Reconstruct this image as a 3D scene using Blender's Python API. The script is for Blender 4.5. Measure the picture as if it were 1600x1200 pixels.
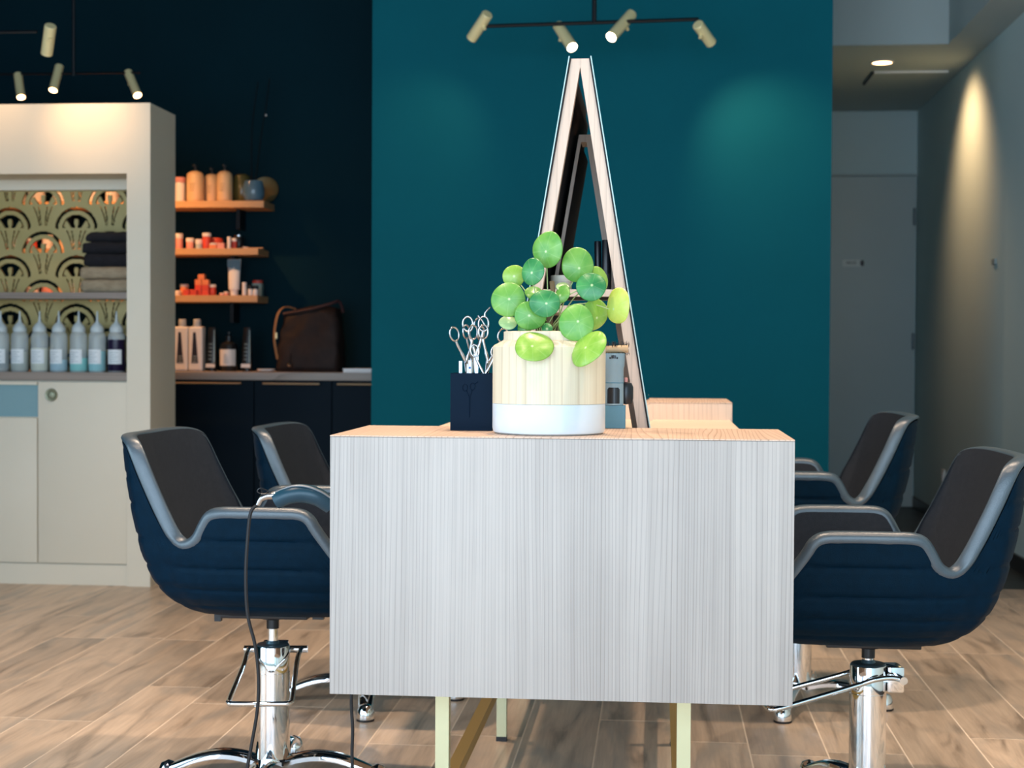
import bpy, bmesh, math, random
from mathutils import Vector, Matrix, Quaternion
random.seed(7)
PI = math.pi
sc = bpy.context.scene
COL = sc.collection
for o in list(bpy.data.objects): bpy.data.objects.remove(o)

# ------------------------------------------------------------------ camera
F_PX = 2400.0
YAW, PIT, ROL = .09415, .02116, -.00528
fwd = Vector((-math.sin(YAW)*math.cos(PIT), math.cos(YAW)*math.cos(PIT), -math.sin(PIT)))
right = Vector((math.cos(YAW), math.sin(YAW), 0))
down = fwd.cross(right)
r2 = right*math.cos(ROL) + down*math.sin(ROL)
d2 = -right*math.sin(ROL) + down*math.cos(ROL)
cam_d = bpy.data.cameras.new('camera'); cam = bpy.data.objects.new('camera', cam_d); COL.objects.link(cam)
cam.matrix_world = Matrix(((r2.x, -d2.x, -fwd.x, 0), (r2.y, -d2.y, -fwd.y, 0), (r2.z, -d2.z, -fwd.z, 1.0), (0, 0, 0, 1)))
cam_d.sensor_width = 36; cam_d.lens = 36*F_PX/1600
cam_d.dof.use_dof = True; cam_d.dof.focus_distance = 2.78; cam_d.dof.aperture_fstop = 7.0
cam_d.clip_start = .05
sc.camera = cam

# ------------------------------------------------------------------ world, lights, exposure
sc.view_settings.view_transform = 'Standard'; sc.view_settings.look = 'None'
sc.view_settings.gamma = 1; sc.view_settings.use_curve_mapping = False
sc.view_settings.exposure = 0.0
w = bpy.data.worlds.new('daylight'); sc.world = w; w.use_nodes = True
w.node_tree.nodes['Background'].inputs[0].default_value = (.62, .80, 1, 1)
w.node_tree.nodes['Background'].inputs[1].default_value = 1.2

def area(name, loc, rot, size, size_y, power, color, spread=PI):
    l = bpy.data.lights.new(name, 'AREA'); l.shape = 'RECTANGLE'; l.size = size; l.size_y = size_y
    l.energy = power; l.color = color; l.spread = spread
    o = bpy.data.objects.new(name, l); COL.objects.link(o); o.location = loc; o.rotation_euler = rot
    return o
def spot(name, loc, direction, power, color, angle, blend=1.0, radius=.02, parent=None):
    l = bpy.data.lights.new(name, 'SPOT'); l.energy = power; l.color = color
    l.spot_size = math.radians(angle); l.spot_blend = blend; l.shadow_soft_size = radius
    o = bpy.data.objects.new(name, l); COL.objects.link(o)
    o.location = loc; o.rotation_euler = Vector(direction).to_track_quat('-Z', 'Y').to_euler()
    if parent: o.parent = parent
    return o
WARM = (1, .66, .38); WARMER = (1, .45, .16)
DAY_POWER = 112
CEIL_POWER = 165
# daylight through the two shop-front panes behind the camera, plus an added side fill
area('window_and_fill_light', (-2.35, -1.9, 1.55), (PI/2, 0, 0), 2.6, 2.5, DAY_POWER, (.60, .80, 1.0))
area('window_and_fill_light', (-3.93, .9, 1.45), (PI/2, 0, -PI/2), 3.0, 2.3, DAY_POWER*.75, (.62, .86, 1.0))  # added fill in an invented left-wall window, brightens the right wall
area('window_and_fill_light', (.35, -1.9, 1.55), (PI/2, 0, 0), 2.3, 2.5, DAY_POWER*.9, (.60, .80, 1.0))

# ------------------------------------------------------------------ helpers
def node_mat(name, base, rough=.5, metal=0.0, **kw):
    m = bpy.data.materials.new(name); m.use_nodes = True
    b = m.node_tree.nodes['Principled BSDF']
    b.inputs['Base Color'].default_value = (*base, 1); b.inputs['Roughness'].default_value = rough
    b.inputs['Metallic'].default_value = metal
    for k, v in kw.items(): b.inputs[k.replace('_', ' ')].default_value = v
    return m
def nt(m): return m.node_tree.nodes, m.node_tree.links, m.node_tree.nodes['Principled BSDF']
def noisy(name, c1, c2, scale=(8, 8, 8), rough=.5, bump=0.0, detail=4, metal=0.0, lo=.35, hi=.65, rnd=0.0, bscale=None, **kw):
    """two colours mixed by stretched noise, optional bump and per-object shift"""
    m = node_mat(name, c1, rough, metal, **kw); N, L, b = nt(m)
    tc = N.new('ShaderNodeTexCoord'); mp = N.new('ShaderNodeMapping'); mp.inputs['Scale'].default_value = scale
    src = tc.outputs['Object']
    oi = N.new('ShaderNodeObjectInfo')
    ad = N.new('ShaderNodeVectorMath'); ad.operation = 'ADD'
    sc_ = N.new('ShaderNodeVectorMath'); sc_.operation = 'SCALE'; sc_.inputs[0].default_value = (31, 17, 23)
    L.new(oi.outputs['Random'], sc_.inputs['Scale']); L.new(src, ad.inputs[0]); L.new(sc_.outputs[0], ad.inputs[1])
    L.new(ad.outputs[0], mp.inputs['Vector'])
    n = N.new('ShaderNodeTexNoise'); n.inputs['Scale'].default_value = 1; n.inputs['Detail'].default_value = detail
    L.new(mp.outputs[0], n.inputs['Vector'])
    r = N.new('ShaderNodeValToRGB'); r.color_ramp.elements[0].position = lo; r.color_ramp.elements[1].position = hi
    r.color_ramp.elements[0].color = (*c1, 1); r.color_ramp.elements[1].color = (*c2, 1)
    L.new(n.outputs['Fac'], r.inputs[0])
    out = r.outputs[0]
    if rnd:
        hv = N.new('ShaderNodeHueSaturation'); mr = N.new('ShaderNodeMapRange')
        mr.inputs['To Min'].default_value = 1-rnd; mr.inputs['To Max'].default_value = 1+rnd
        L.new(oi.outputs['Random'], mr.inputs[0]); L.new(mr.outputs[0], hv.inputs['Value']); L.new(out, hv.inputs['Color'])
        out = hv.outputs[0]
    L.new(out, b.inputs['Base Color'])
    if bump:
        bp = N.new('ShaderNodeBump'); bp.inputs['Strength'].default_value = bump; bp.inputs['Distance'].default_value = .004
        if bscale:
            n2 = N.new('ShaderNodeTexNoise'); n2.inputs['Scale'].default_value = bscale; L.new(tc.outputs['Object'], n2.inputs['Vector'])
            L.new(n2.outputs['Fac'], bp.inputs['Height'])
        else: L.new(n.outputs['Fac'], bp.inputs['Height'])
        L.new(bp.outputs[0], b.inputs['Normal'])
    return m
def wood(name, light, dark, axis='Z', fine=260, lines=70, rough=.45, band=.5, line_amt=.5, seed=0.0, warp_cyc=5.0, stave=0.0, stave_w=.075):
    """veneer: fine streaks plus wandering growth lines along one axis"""
    m = node_mat(name, light, rough); N, L, b = nt(m)
    tc = N.new('ShaderNodeTexCoord')
    def mapped(across, along):
        mp = N.new('ShaderNodeMapping')
        s = [across]*3; s['XYZ'.index(axis)] = along
        mp.inputs['Scale'].default_value = s; mp.inputs['Location'].default_value = (seed, seed*2, seed*3)
        L.new(tc.outputs['Object'], mp.inputs['Vector']); return mp.outputs[0]
    def noise(v, d=3, dist=0):
        n = N.new('ShaderNodeTexNoise'); n.inputs['Scale'].default_value = 1; n.inputs['Detail'].default_value = d
        n.inputs['Distortion'].default_value = dist
        L.new(v, n.inputs['Vector']); return n.outputs['Fac']
    f1 = noise(mapped(fine, 2.0)); f2 = noise(mapped(9, .6), 2)
    # growth lines: wave across, warped by slow noise along the board
    warp = noise(mapped(7.0, .45), 2)
    mm = N.new('ShaderNodeMath'); mm.operation = 'MULTIPLY'; mm.inputs[1].default_value = warp_cyc
    L.new(warp, mm.inputs[0])
    sep = N.new('ShaderNodeSeparateXYZ'); L.new(tc.outputs['Object'], sep.inputs[0])
    a = N.new('ShaderNodeMath'); a.operation = 'MULTIPLY_ADD'; a.inputs[1].default_value = lines
    ax = {'Z': 'X', 'Y': 'X', 'X': 'Y'}[axis]
    L.new(sep.outputs[ax], a.inputs[0]); L.new(mm.outputs[0], a.inputs[2])
    fr = N.new('ShaderNodeMath'); fr.operation = 'FRACT'; L.new(a.outputs[0], fr.inputs[0])
    pw = N.new('ShaderNodeMath'); pw.operation = 'POWER'; pw.inputs[1].default_value = 9; L.new(fr.outputs[0], pw.inputs[0])
    amt = N.new('ShaderNodeMath'); amt.operation = 'MULTIPLY'; L.new(pw.outputs[0], amt.inputs[0]); L.new(f2, amt.inputs[1])
    s = N.new('ShaderNodeMath'); s.operation = 'MULTIPLY_ADD'; s.inputs[1].default_value = line_amt*1.6; L.new(amt.outputs[0], s.inputs[0])
    mix0 = N.new('ShaderNodeMath'); mix0.operation = 'MULTIPLY'; mix0.inputs[1].default_value = band
    L.new(f1, mix0.inputs[0]); L.new(mix0.outputs[0], s.inputs[2])
    f3 = noise(mapped(fine*.22, 1.2), 2)
    ms3 = N.new('ShaderNodeMath'); ms3.operation = 'MULTIPLY_ADD'; ms3.inputs[1].default_value = band*.7; L.new(f3, ms3.inputs[0]); L.new(s.outputs[0], ms3.inputs[2]); s = ms3
    s2 = N.new('ShaderNodeMath'); s2.operation = 'MULTIPLY_ADD'; s2.inputs[1].default_value = band*.6; L.new(f2, s2.inputs[0]); L.new(s.outputs[0], s2.inputs[2])
    if stave:      # glued staves of slightly different tone
        dv = N.new('ShaderNodeMath'); dv.operation = 'MULTIPLY'; dv.inputs[1].default_value = 1/stave_w; L.new(sep.outputs[ax], dv.inputs[0])
        wobble = N.new('ShaderNodeMath'); wobble.operation = 'FLOOR'; L.new(dv.outputs[0], wobble.inputs[0])
        wn = N.new('ShaderNodeTexWhiteNoise'); wn.noise_dimensions = '1D'; L.new(wobble.outputs[0], wn.inputs['W'])
        s3 = N.new('ShaderNodeMath'); s3.operation = 'MULTIPLY_ADD'; s3.inputs[1].default_value = stave; L.new(wn.outputs['Value'], s3.inputs[0]); L.new(s2.outputs[0], s3.inputs[2]); s2 = s3
        cl_ = noise(mapped(11, 5), 3)
        s4 = N.new('ShaderNodeMath'); s4.operation = 'MULTIPLY_ADD'; s4.inputs[1].default_value = stave*1.6; L.new(cl_, s4.inputs[0]); L.new(s2.outputs[0], s4.inputs[2]); s2 = s4
    r = N.new('ShaderNodeValToRGB'); r.color_ramp.elements[0].color = (*light, 1); r.color_ramp.elements[1].color = (*dark, 1)
    r.color_ramp.elements[0].position = .30+band*.35; r.color_ramp.elements[1].position = 1.0+band*.35
    L.new(s2.outputs[0], r.inputs[0]); L.new(r.outputs[0], b.inputs['Base Color'])
    return m
def emit(name, color, strength):
    m = bpy.data.materials.new(name); m.use_nodes = True; N, L, b = nt(m)
    b.inputs['Base Color'].default_value = (*color, 1)
    b.inputs['Emission Color'].default_value = (*color, 1); b.inputs['Emission Strength'].default_value = strength
    return m
def add(name, me, mats=None, parent=None, loc=(0, 0, 0), rot=(0, 0, 0)):
    o = bpy.data.objects.new(name, me); COL.objects.link(o)
    if mats is not None and not me.materials:
        for mm in (mats if isinstance(mats, (list, tuple)) else [mats]): me.materials.append(mm)
    if parent: o.parent = parent
    o.location = loc; o.rotation_euler = rot
    return o
def smooth(me, angle=None):
    for p in me.polygons: p.use_smooth = True
    if angle: me.set_sharp_from_angle(angle=math.radians(angle))
class MB:
    def __init__(s): s.v = []; s.f = []; s.m = []
    def poly(s, vs, fs, mi=0):
        k = len(s.v); s.v += [tuple(v) for v in vs]; s.f += [tuple(i+k for i in f) for f in fs]; s.m += [mi]*len(fs)
    def box(s, x0, x1, y0, y1, z0, z1, mi=0, bev=0, M=None):
        if bev:
            bm = bmesh.new(); bmesh.ops.create_cube(bm, size=1)
            for v in bm.verts: v.co = Vector(((x0+x1)/2+v.co.x*(x1-x0), (y0+y1)/2+v.co.y*(y1-y0), (z0+z1)/2+v.co.z*(z1-z0)))
            bmesh.ops.bevel(bm, geom=bm.edges[:], offset=bev, segments=2, affect='EDGES', profile=.6)
            vs = [v.co.copy() for v in bm.verts]; bm.verts.index_update(); fs = [[v.index for v in f.verts] for f in bm.faces]; bm.free()
        else:
            vs = [Vector(p) for p in ((x0,y0,z0),(x1,y0,z0),(x1,y1,z0),(x0,y1,z0),(x0,y0,z1),(x1,y0,z1),(x1,y1,z1),(x0,y1,z1))]
            fs = [(0,3,2,1),(4,5,6,7),(0,1,5,4),(1,2,6,5),(2,3,7,6),(3,0,4,7)]
        if M is not None: vs = [M @ v for v in vs]
        s.poly(vs, fs, mi); return s
    def lathe(s, prof, n=24, mi=0, M=None, cap=True):
        vs = []; fs = []
        for r, z in prof:
            for i in range(n):
                a = 2*PI*i/n; vs.append(Vector((r*math.cos(a), r*math.sin(a), z)))
        for j in range(len(prof)-1):
            for i in range(n):
                fs.append((j*n+i, j*n+(i+1) % n, (j+1)*n+(i+1) % n, (j+1)*n+i))
        if cap:
            fs.append(tuple(range(n))[::-1]); fs.append(tuple(range((len(prof)-1)*n, len(prof)*n)))
        if M is not None: vs = [M @ v for v in vs]
        s.poly(vs, fs, mi); return s
    def tube(s, pts, r, n=8, mi=0, closed=False, flat=1.0, up=None):
        pts = [Vector(p) for p in pts]; m = len(pts); rs = r if isinstance(r, (list, tuple)) else [r]*m
        T = []
        for i in range(m):
            a = pts[(i-1) % m] if (closed or i > 0) else pts[i]; b = pts[(i+1) % m] if (closed or i < m-1) else pts[i]
            T.append((b-a).normalized())
        nrm = T[0].orthogonal().normalized() if up is None else (Vector(up)-T[0]*Vector(up).dot(T[0])).normalized()
        vs = []; fs = []
        for i in range(m):
            if i:
                q = T[i-1].rotation_difference(T[i]); nrm = q @ nrm
            if up is not None:
                u = Vector(up); nn = u - T[i]*u.dot(T[i])
                if nn.length > 1e-4: nrm = nn.normalized()
            bi = T[i].cross(nrm)
            for k in range(n):
                a = 2*PI*k/n; vs.append(pts[i] + (nrm*math.cos(a)*flat + bi*math.sin(a))*rs[i])
        for i in range(m if closed else m-1):
            for k in range(n):
                fs.append((i*n+k, i*n+(k+1) % n, ((i+1) % m)*n+(k+1) % n, ((i+1) % m)*n+k))
        if not closed: fs += [tuple(range(n))[::-1], tuple(range((m-1)*n, m*n))]
        s.poly(vs, fs, mi); return s
    def mesh(s, name, sm=None):
        me = bpy.data.meshes.new(name); me.from_pydata(s.v, [], s.f)
        for p, k in zip(me.polygons, s.m): p.material_index = k
        bm = bmesh.new(); bm.from_mesh(me); bmesh.ops.recalc_face_normals(bm, faces=bm.faces); bm.to_mesh(me); bm.free()
        if sm: smooth(me, sm if sm > 1 else None)
        me.update(); return me
    def build(s, name, mats, parent=None, loc=(0, 0, 0), rot=(0, 0, 0), sm=None):
        return add(name, s.mesh(name, sm), mats, parent, loc, rot)
def tag(o, label=None, cat=None, group=None, kind=None):
    if label: o['label'] = label
    if cat: o['category'] = cat
    if group: o['group'] = group
    if kind: o['kind'] = kind
    return o
def thing(name, label, cat, loc=(0, 0, 0), rz=0, group=None):
    o = bpy.data.objects.new(name, None); COL.objects.link(o); o.location = loc; o.rotation_euler = (0, 0, rz)
    o.empty_display_size = .05
    return tag(o, label, cat, group)
def copy_tree(o, parent=None, loc=None, rz=None, label=None, group=None):
    c = o.copy(); COL.objects.link(c)
    if parent: c.parent = parent
    if loc is not None: c.location = loc
    if rz is not None: c.rotation_euler = (0, 0, rz)
    if label: c['label'] = label
    if group: c['group'] = group
    for ch in o.children: copy_tree(ch, c)
    return c
def box(name, mat, x0, x1, y0, y1, z0, z1, parent=None, bev=0, sm=None):
    """a box object whose origin sits at the middle of its underside"""
    cx, cy = (x0+x1)/2, (y0+y1)/2
    return MB().box(x0-cx, x1-cx, y0-cy, y1-cy, 0, z1-z0, bev=bev).build(name, mat, parent, (cx, cy, z0), sm=(30 if bev else None))
def struct(o): o['kind'] = 'structure'; return o
def catmull(pts, n, closed=False):
    pts = [Vector(p) for p in pts]; m = len(pts); out = []
    segs = m if closed else m-1
    for i in range(segs):
        g = (lambda k: pts[k % m]) if closed else (lambda k: pts[max(0, min(m-1, k))])
        p0, p1, p2, p3 = g(i-1), g(i), g(i+1), g(i+2)
        for k in range(n):
            t = k/n
            out.append(.5*((2*p1) + (p2-p0)*t + (2*p0-5*p1+4*p2-p3)*t*t + (3*p1-p0-3*p2+p3)*t**3))
    if not closed: out.append(pts[-1])
    return out

# ------------------------------------------------------------------ materials
M_teal = noisy('teal_paint', (.0006, .104, .137), (.0008, .110, .145), (2, 2, 2), .75, .05, bscale=300, Specular_IOR_Level=.12)
M_dteal = noisy('dark_petrol_wall', (.0006, .018, .027), (.0007, .020, .030), (2, 2, 2), .8, .05, bscale=300, Specular_IOR_Level=.12)  # deeper teal tone for the left and back-left walls
M_wallr = noisy('pale_grey_paint', (.54, .66, .66), (.57, .69, .69), (1.5, 1.5, 1.5), .7, .04, bscale=250)
M_ceil = noisy('ceiling_paint', (.46, .53, .52), (.49, .56, .55), (1, 1, 1), .8)
M_dceil = node_mat('dark_ceiling_paint', (.010, .016, .022), .8)
M_door = noisy('door_lacquer', (.44, .51, .50), (.47, .54, .53), (1, 1, 1), .45)
M_skirt = node_mat('dark_skirting', (.022, .022, .024), .4)
M_grout = noisy('pale_grout', (.92, .76, .60), (.96, .80, .64), (20, 20, 20), .8)
M_slate = noisy('dark_slate_tile', (.020, .026, .028), (.035, .043, .045), (5, 5, 5), .45, .1, rnd=.15)
M_cab = noisy('greige_laminate', (.76, .68, .54), (.79, .71, .57), (2, 2, 2), .5)
M_cabin = node_mat('blue_niche_lining', (.22, .38, .42), .5)
M_latt = noisy('olive_brass_lattice', (.42, .33, .12), (.47, .37, .15), (6, 6, 6), .5, metal=.1)
M_cshelf = wood('taupe_wood_shelf', (.30, .24, .20), (.20, .15, .12), 'X', 120, 30)
M_front = wood('pale_ash_vertical', (.51, .462, .430), (.245, .215, .20), 'Z', 420, 150, .5, .34, .50, 1.3, 11.0, .12)
M_top = wood('pale_ash_top', (.72, .52, .395), (.42, .26, .17), 'Y', 300, 110, .45, .40, .75, 4.1, 15.0)
M_ash = wood('pale_ash_frame', (.72, .55, .44), (.46, .34, .26), 'Z', 220, 60, .5, .4, .4, 2.2)
M_work = wood('cream_worktop', (.80, .66, .50), (.70, .56, .42), 'Y', 100, 20, .4, .2, .1)
M_brass = node_mat('brushed_brass', (1.0, .83, .44), .30, .15)
M_brassleg = node_mat('satin_brass_legs', (.62, .60, .38), .42, .55)
M_brassbar = node_mat('brass_bar', (.55, .36, .12), .4, .6)
M_blackmetal = node_mat('black_metal', (.006, .006, .008), .4, .3)
M_black = node_mat('black_plastic', (.006, .008, .012), .32)
M_blackrub = node_mat('black_rubber', (.008, .008, .010), .6)
M_chrome = node_mat('chrome', (.86, .87, .88), .05, 1.0)
M_steel = node_mat('polished_steel', (.50, .51, .54), .16, 1.0)
M_cap = node_mat('dark_steel_cap', (.12, .19, .23), .3, .8)
M_gedge = node_mat('green_glass_edge', (.42, .62, .62), .25)
M_mirror = node_mat('mirror_glass', (.85, .92, .92), .02, 1.0)
M_mback = noisy('black_mirror_backing', (.008, .006, .008), (.012, .009, .011), (3, 3, 3), .7)
M_shell = noisy('navy_black_leather', (.0003, .0115, .026), (.0004, .0135, .031), (60, 60, 60), .6, .18, bscale=420, Specular_IOR_Level=.07)
M_inner = noisy('charcoal_seat_fabric', (.011, .016, .024), (.015, .020, .029), (90, 90, 90), .7, .25, bscale=600, Specular_IOR_Level=.3)
M_piping = noisy('rim_leather', (.036, .062, .085), (.042, .070, .095), (60, 60, 60), .36, .12, bscale=420, Specular_IOR_Level=.95)
M_shelf = wood('warm_oak_shelf', (.62, .36, .17), (.45, .24, .10), 'X', 120, 30, .5)
M_counter = wood('grey_oak_counter', (.36, .30, .26), (.22, .18, .15), 'X', 120, 30, .5)
M_bcab = node_mat('midnight_cabinet_lacquer', (.001, .008, .016), .6, 0, Specular_IOR_Level=.12)
M_white = node_mat('white_glaze', (.70, .78, .84), .3)
M_pale = noisy('pale_pine', (.78, .70, .54), (.70, .60, .44), (3, 3, 40), .5)
M_cream = node_mat('cream_plastic', (.72, .50, .28), .4)
M_whiteplast = node_mat('white_plastic', (.78, .76, .74), .35)
M_red = node_mat('coral_red_card', (.62, .07, .04), .4)
M_orange = node_mat('orange_card', (.75, .24, .10), .4)
M_pink = node_mat('pink_card', (.75, .32, .27), .4)
M_towb = noisy('black_towel', (.004, .005, .009), (.008, .009, .014), (60, 60, 60), .95, .8)
M_towg = noisy('beige_towel', (.30, .24, .16), (.38, .31, .21), (30, 30, 60), .95, .8)
M_label = node_mat('white_paper_label', (.92, .94, .95), .5)
M_print = node_mat('grey_print', (.35, .42, .44), .5)
M_blackprint = node_mat('black_print', (.015, .012, .018), .4)
M_potting = noisy('potting_soil', (.03, .018, .012), (.30, .22, .15), (160, 160, 160), .95, 1.0, lo=.45, hi=.7)
M_stemg = node_mat('petiole_green', (.42, .52, .22), .5)
M_bag = noisy('dark_brown_bag_leather', (.016, .009, .008), (.028, .016, .012), (14, 14, 14), .65, .9, Specular_IOR_Level=.25)
M_tan = node_mat('tan_strap', (.30, .17, .08), .5)
M_bluebox = node_mat('teal_blue_plastic', (.075, .22, .31), .45)
M_bluecup = node_mat('grey_blue_plastic', (.24, .36, .43), .4)
M_switch = node_mat('white_switch_plastic', (.75, .77, .76), .4)
M_lens = emit('warm_lamp_lens', (1, .80, .58), 14)
M_lensw = emit('orange_lamp_lens', (1, .58, .28), 12)
M_off = node_mat('lamp_reflector', (.5, .45, .35), .3, .8)
M_navy = node_mat('navy_gloss_box', (.001, .009, .024), .4, 0, Specular_IOR_Level=.06)
M_iron = node_mat('petrol_tool_handle', (.006, .045, .075), .35)
def frosted(name, c, a):
    return node_mat(name, c, .25, 0, Alpha=a)
M_frost = frosted('frosted_plastic', (.78, .86, .88), .42)

# ------------------------------------------------------------------ the room
CZ = 3.2
floor = struct(box('floor', M_grout, -4.0, 1.70, -1.9, 10.35, -.08, -.0006))
def plank_mat():
    m = node_mat('wood_look_plank', (.5, .38, .28), .38); N, L, b = nt(m)
    tc = N.new('ShaderNodeTexCoord'); oi = N.new('ShaderNodeObjectInfo')
    s1 = N.new('ShaderNodeVectorMath'); s1.operation = 'SCALE'; s1.inputs[0].default_value = (37, 53, 11)
    ad = N.new('ShaderNodeVectorMath'); ad.operation = 'ADD'
    L.new(oi.outputs['Random'], s1.inputs['Scale']); L.new(tc.outputs['Object'], ad.inputs[0]); L.new(s1.outputs[0], ad.inputs[1])
    def no(scale, d, dist):
        mp = N.new('ShaderNodeMapping'); mp.inputs['Scale'].default_value = scale; L.new(ad.outputs[0], mp.inputs['Vector'])
        n = N.new('ShaderNodeTexNoise'); n.inputs['Scale'].default_value = 1; n.inputs['Detail'].default_value = d; n.inputs['Distortion'].default_value = dist
        L.new(mp.outputs[0], n.inputs['Vector']); return n
    a = no((14, 2.0, 1), 5, 1.2); g = no((150, 6, 1), 3, .4); k = no((5, 1.4, 1), 3, 1.5)
    r = N.new('ShaderNodeValToRGB'); e = r.color_ramp.elements
    e[0].position = .30; e[0].color = (.36, .265, .19, 1); e[1].position = .62; e[1].color = (.74, .56, .41, 1)
    x = r.color_ramp.elements.new(.44); x.color = (.62, .465, .34, 1)
    L.new(a.outputs['Fac'], r.inputs[0])
    mx = N.new('ShaderNodeMix'); mx.data_type = 'RGBA'; mx.blend_type = 'MULTIPLY'; mx.inputs[0].default_value = .32
    r2_ = N.new('ShaderNodeValToRGB'); r2_.color_ramp.elements[0].position = .3; r2_.color_ramp.elements[0].color = (.62, .58, .55, 1); r2_.color_ramp.elements[1].position = .6
    L.new(g.outputs['Fac'], r2_.inputs[0]); L.new(r.outputs[0], mx.inputs[6]); L.new(r2_.outputs[0], mx.inputs[7])
    # greyer smudges
    mx2 = N.new('ShaderNodeMix'); mx2.data_type = 'RGBA'; mx2.blend_type = 'MIX'
    r3 = N.new('ShaderNodeValToRGB'); r3.color_ramp.elements[0].position = .52; r3.color_ramp.elements[0].color = (0, 0, 0, 1); r3.color_ramp.elements[1].position = .68; r3.color_ramp.elements[1].color = (.6, .6, .6, 1)
    L.new(k.outputs['Fac'], r3.inputs[0]); L.new(r3.outputs[0], mx2.inputs[0]); L.new(mx.outputs[2], mx2.inputs[6]); mx2.inputs[7].default_value = (.38, .33, .28, 1)
    hv = N.new('ShaderNodeHueSaturation'); mr = N.new('ShaderNodeMapRange'); mr.inputs['To Min'].default_value = .86; mr.inputs['To Max'].default_value = 1.12
    L.new(oi.outputs['Random'], mr.inputs[0]); L.new(mr.outputs[0], hv.inputs['Value']); L.new(mx2.outputs[2], hv.inputs['Color'])
    L.new(hv.outputs[0], b.inputs['Base Color'])
    bp = N.new('ShaderNodeBump'); bp.inputs['Strength'].default_value = .15; bp.inputs['Distance'].default_value = .003
    L.new(g.outputs['Fac'], bp.inputs['Height']); L.new(bp.outputs[0], b.inputs['Normal'])
    return m
M_plank = plank_mat()
PW, PL, GAP = .193, 1.16, .0042
pm_cache = {}
def plank(x0, y0, y1, mat, w_=PW):
    key = (round(w_, 4), round(y1-y0, 4), mat.name)
    if key not in pm_cache:
        hw, hl = (w_-GAP)/2, (y1-y0-GAP)/2
        me = MB().box(-hw, hw, -hl, hl, -.010, 0).mesh('plank'); me.materials.append(mat); pm_cache[key] = me
    o = add('plank' if mat is M_plank else 'slate_tile', pm_cache[key], None, floor, (x0+w_/2, (y0+y1)/2, .08))
    o.location.z = .08-.0 ; o.location.x -= floor.location.x; o.location.y -= floor.location.y
FY = 6.684
joints = {0: 3.843, 2: 4.637, 3: 4.074, 1: 5.048, 4: 5.229, -8: 5.386, -10: 5.145, -7: 4.218, -9: 4.425, -4: 3.95, -3: 4.52, -2: 4.16}
k = -22
while .238+k*PW < 1.66:
    x0 = .238+k*PW; w_ = min(PW, 1.67-x0)
    j = joints.get(k, 3.9+random.random()*PL)
    y = j - PL*math.ceil((j-1.6)/PL)
    while y < FY:
        a, b_ = max(y, .9), min(y+PL, FY)
        if b_-a > .05: plank(x0, a, b_, M_plank, w_)
        y += PL
    k += 1
for i in range(10):
    for j in range(6):
        y0 = FY+j*.6; y1 = min(y0+.6, 10.2)
        x0 = 1.67-.6*(i+1)
        if y1-y0 > .05 and x0 > -4.0 and (x0 > .1 or j < 2): plank(x0, y0, y1, M_slate, .6)

struct(box('ceiling', M_dceil, -4.0, 1.70, -1.9, 10.35, CZ, CZ+.1))
struct(box('wall_right', M_wallr, 1.67, 1.82, -1.9, 10.35, 0, CZ))
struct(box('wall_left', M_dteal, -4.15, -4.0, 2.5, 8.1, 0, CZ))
struct(box('wall_left_fill_sill', M_wallr, -4.15, -4.0, -1.9, 2.5, 0, .22))  # low wall under the invented opening for the side fill
struct(box('trim_lintel', M_wallr, -4.15, -4.0, -1.9, 2.5, 2.7, CZ))  # wall above that same added opening
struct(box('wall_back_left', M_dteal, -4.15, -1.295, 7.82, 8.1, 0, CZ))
struct(box('wall_teal', M_teal, -1.295, .760, 6.90, 10.2, 0, CZ))
struct(box('wall_back_right', M_wallr, .760, 1.67, 10.2, 10.35, 0, CZ))
struct(box('trim_soffit', M_ceil, .760, 1.67, 8.02, 10.2, 2.575, CZ))
struct(box('trim_bulkhead', M_ceil, 1.464, 1.67, -1.9, 8.02, 2.575, CZ))
struct(box('baseboard_right', M_skirt, 1.655, 1.67, -1.9, 10.2, 0, .072))
struct(box('baseboard_back', M_skirt, .760, .80, 10.188, 10.2, 0, .072))
# shop front behind the camera: sill, lintel, posts and two panes
wf = struct(box('wall_front', M_wallr, -4.15, 1.82, -2.05, -1.95, 0, .22))
struct(box('trim_lintel', M_wallr, -4.15, 1.82, -2.05, -1.95, 2.9, CZ))
for a, b_ in ((-4.15, -3.75), (-1.0, -.85), (1.55, 1.82)): struct(box('trim_post', M_skirt, a, b_, -2.05, -1.95, .22, 2.9))

d = struct(box('door_1', M_door, .80, 1.655, 10.150, 10.198, .006, 2.145))
for z in (1.073, 1.879):
    MB().lathe([(.009, -.055), (.009, .055)], 10).build('hinge', M_steel, d, (.420, -.030, z), sm=30)
pl = box('door_plate', node_mat('door_plate_grey', (.62, .66, .62), .4), -.0335, .0895, -.028, -.0245, 1.556, 1.602, d)
MB().lathe([(.0005, -.002), (.013, -.001), (.013, .001), (.0005, .002)], 16, M=Matrix.Rotation(PI/2, 4, 'X') @ Matrix.Scale(1.6, 4, (0, 1, 0))).build('door_symbol', M_blackprint, d, (.0915, -.027, 1.579), sm=30)
tc_ = bpy.data.curves.new('lettering', 'FONT'); tc_.body = 'PRIVÉ'; tc_.size = .026; tc_.extrude = .0006; tc_.align_x = 'CENTER'; tc_.align_y = 'CENTER'
to = bpy.data.objects.new('lettering', tc_); COL.objects.link(to)
me_t = bpy.data.meshes.new_from_object(to.evaluated_get(bpy.context.evaluated_depsgraph_get())); bpy.data.objects.remove(to)
add('lettering', me_t, M_blackprint, pl, (-.006, -.0024, .023), (PI/2, 0, 0))
tr = struct(box('trim_door_head', M_ceil, .780, 1.67, 10.17, 10.2, 2.152, 2.165))

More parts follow.
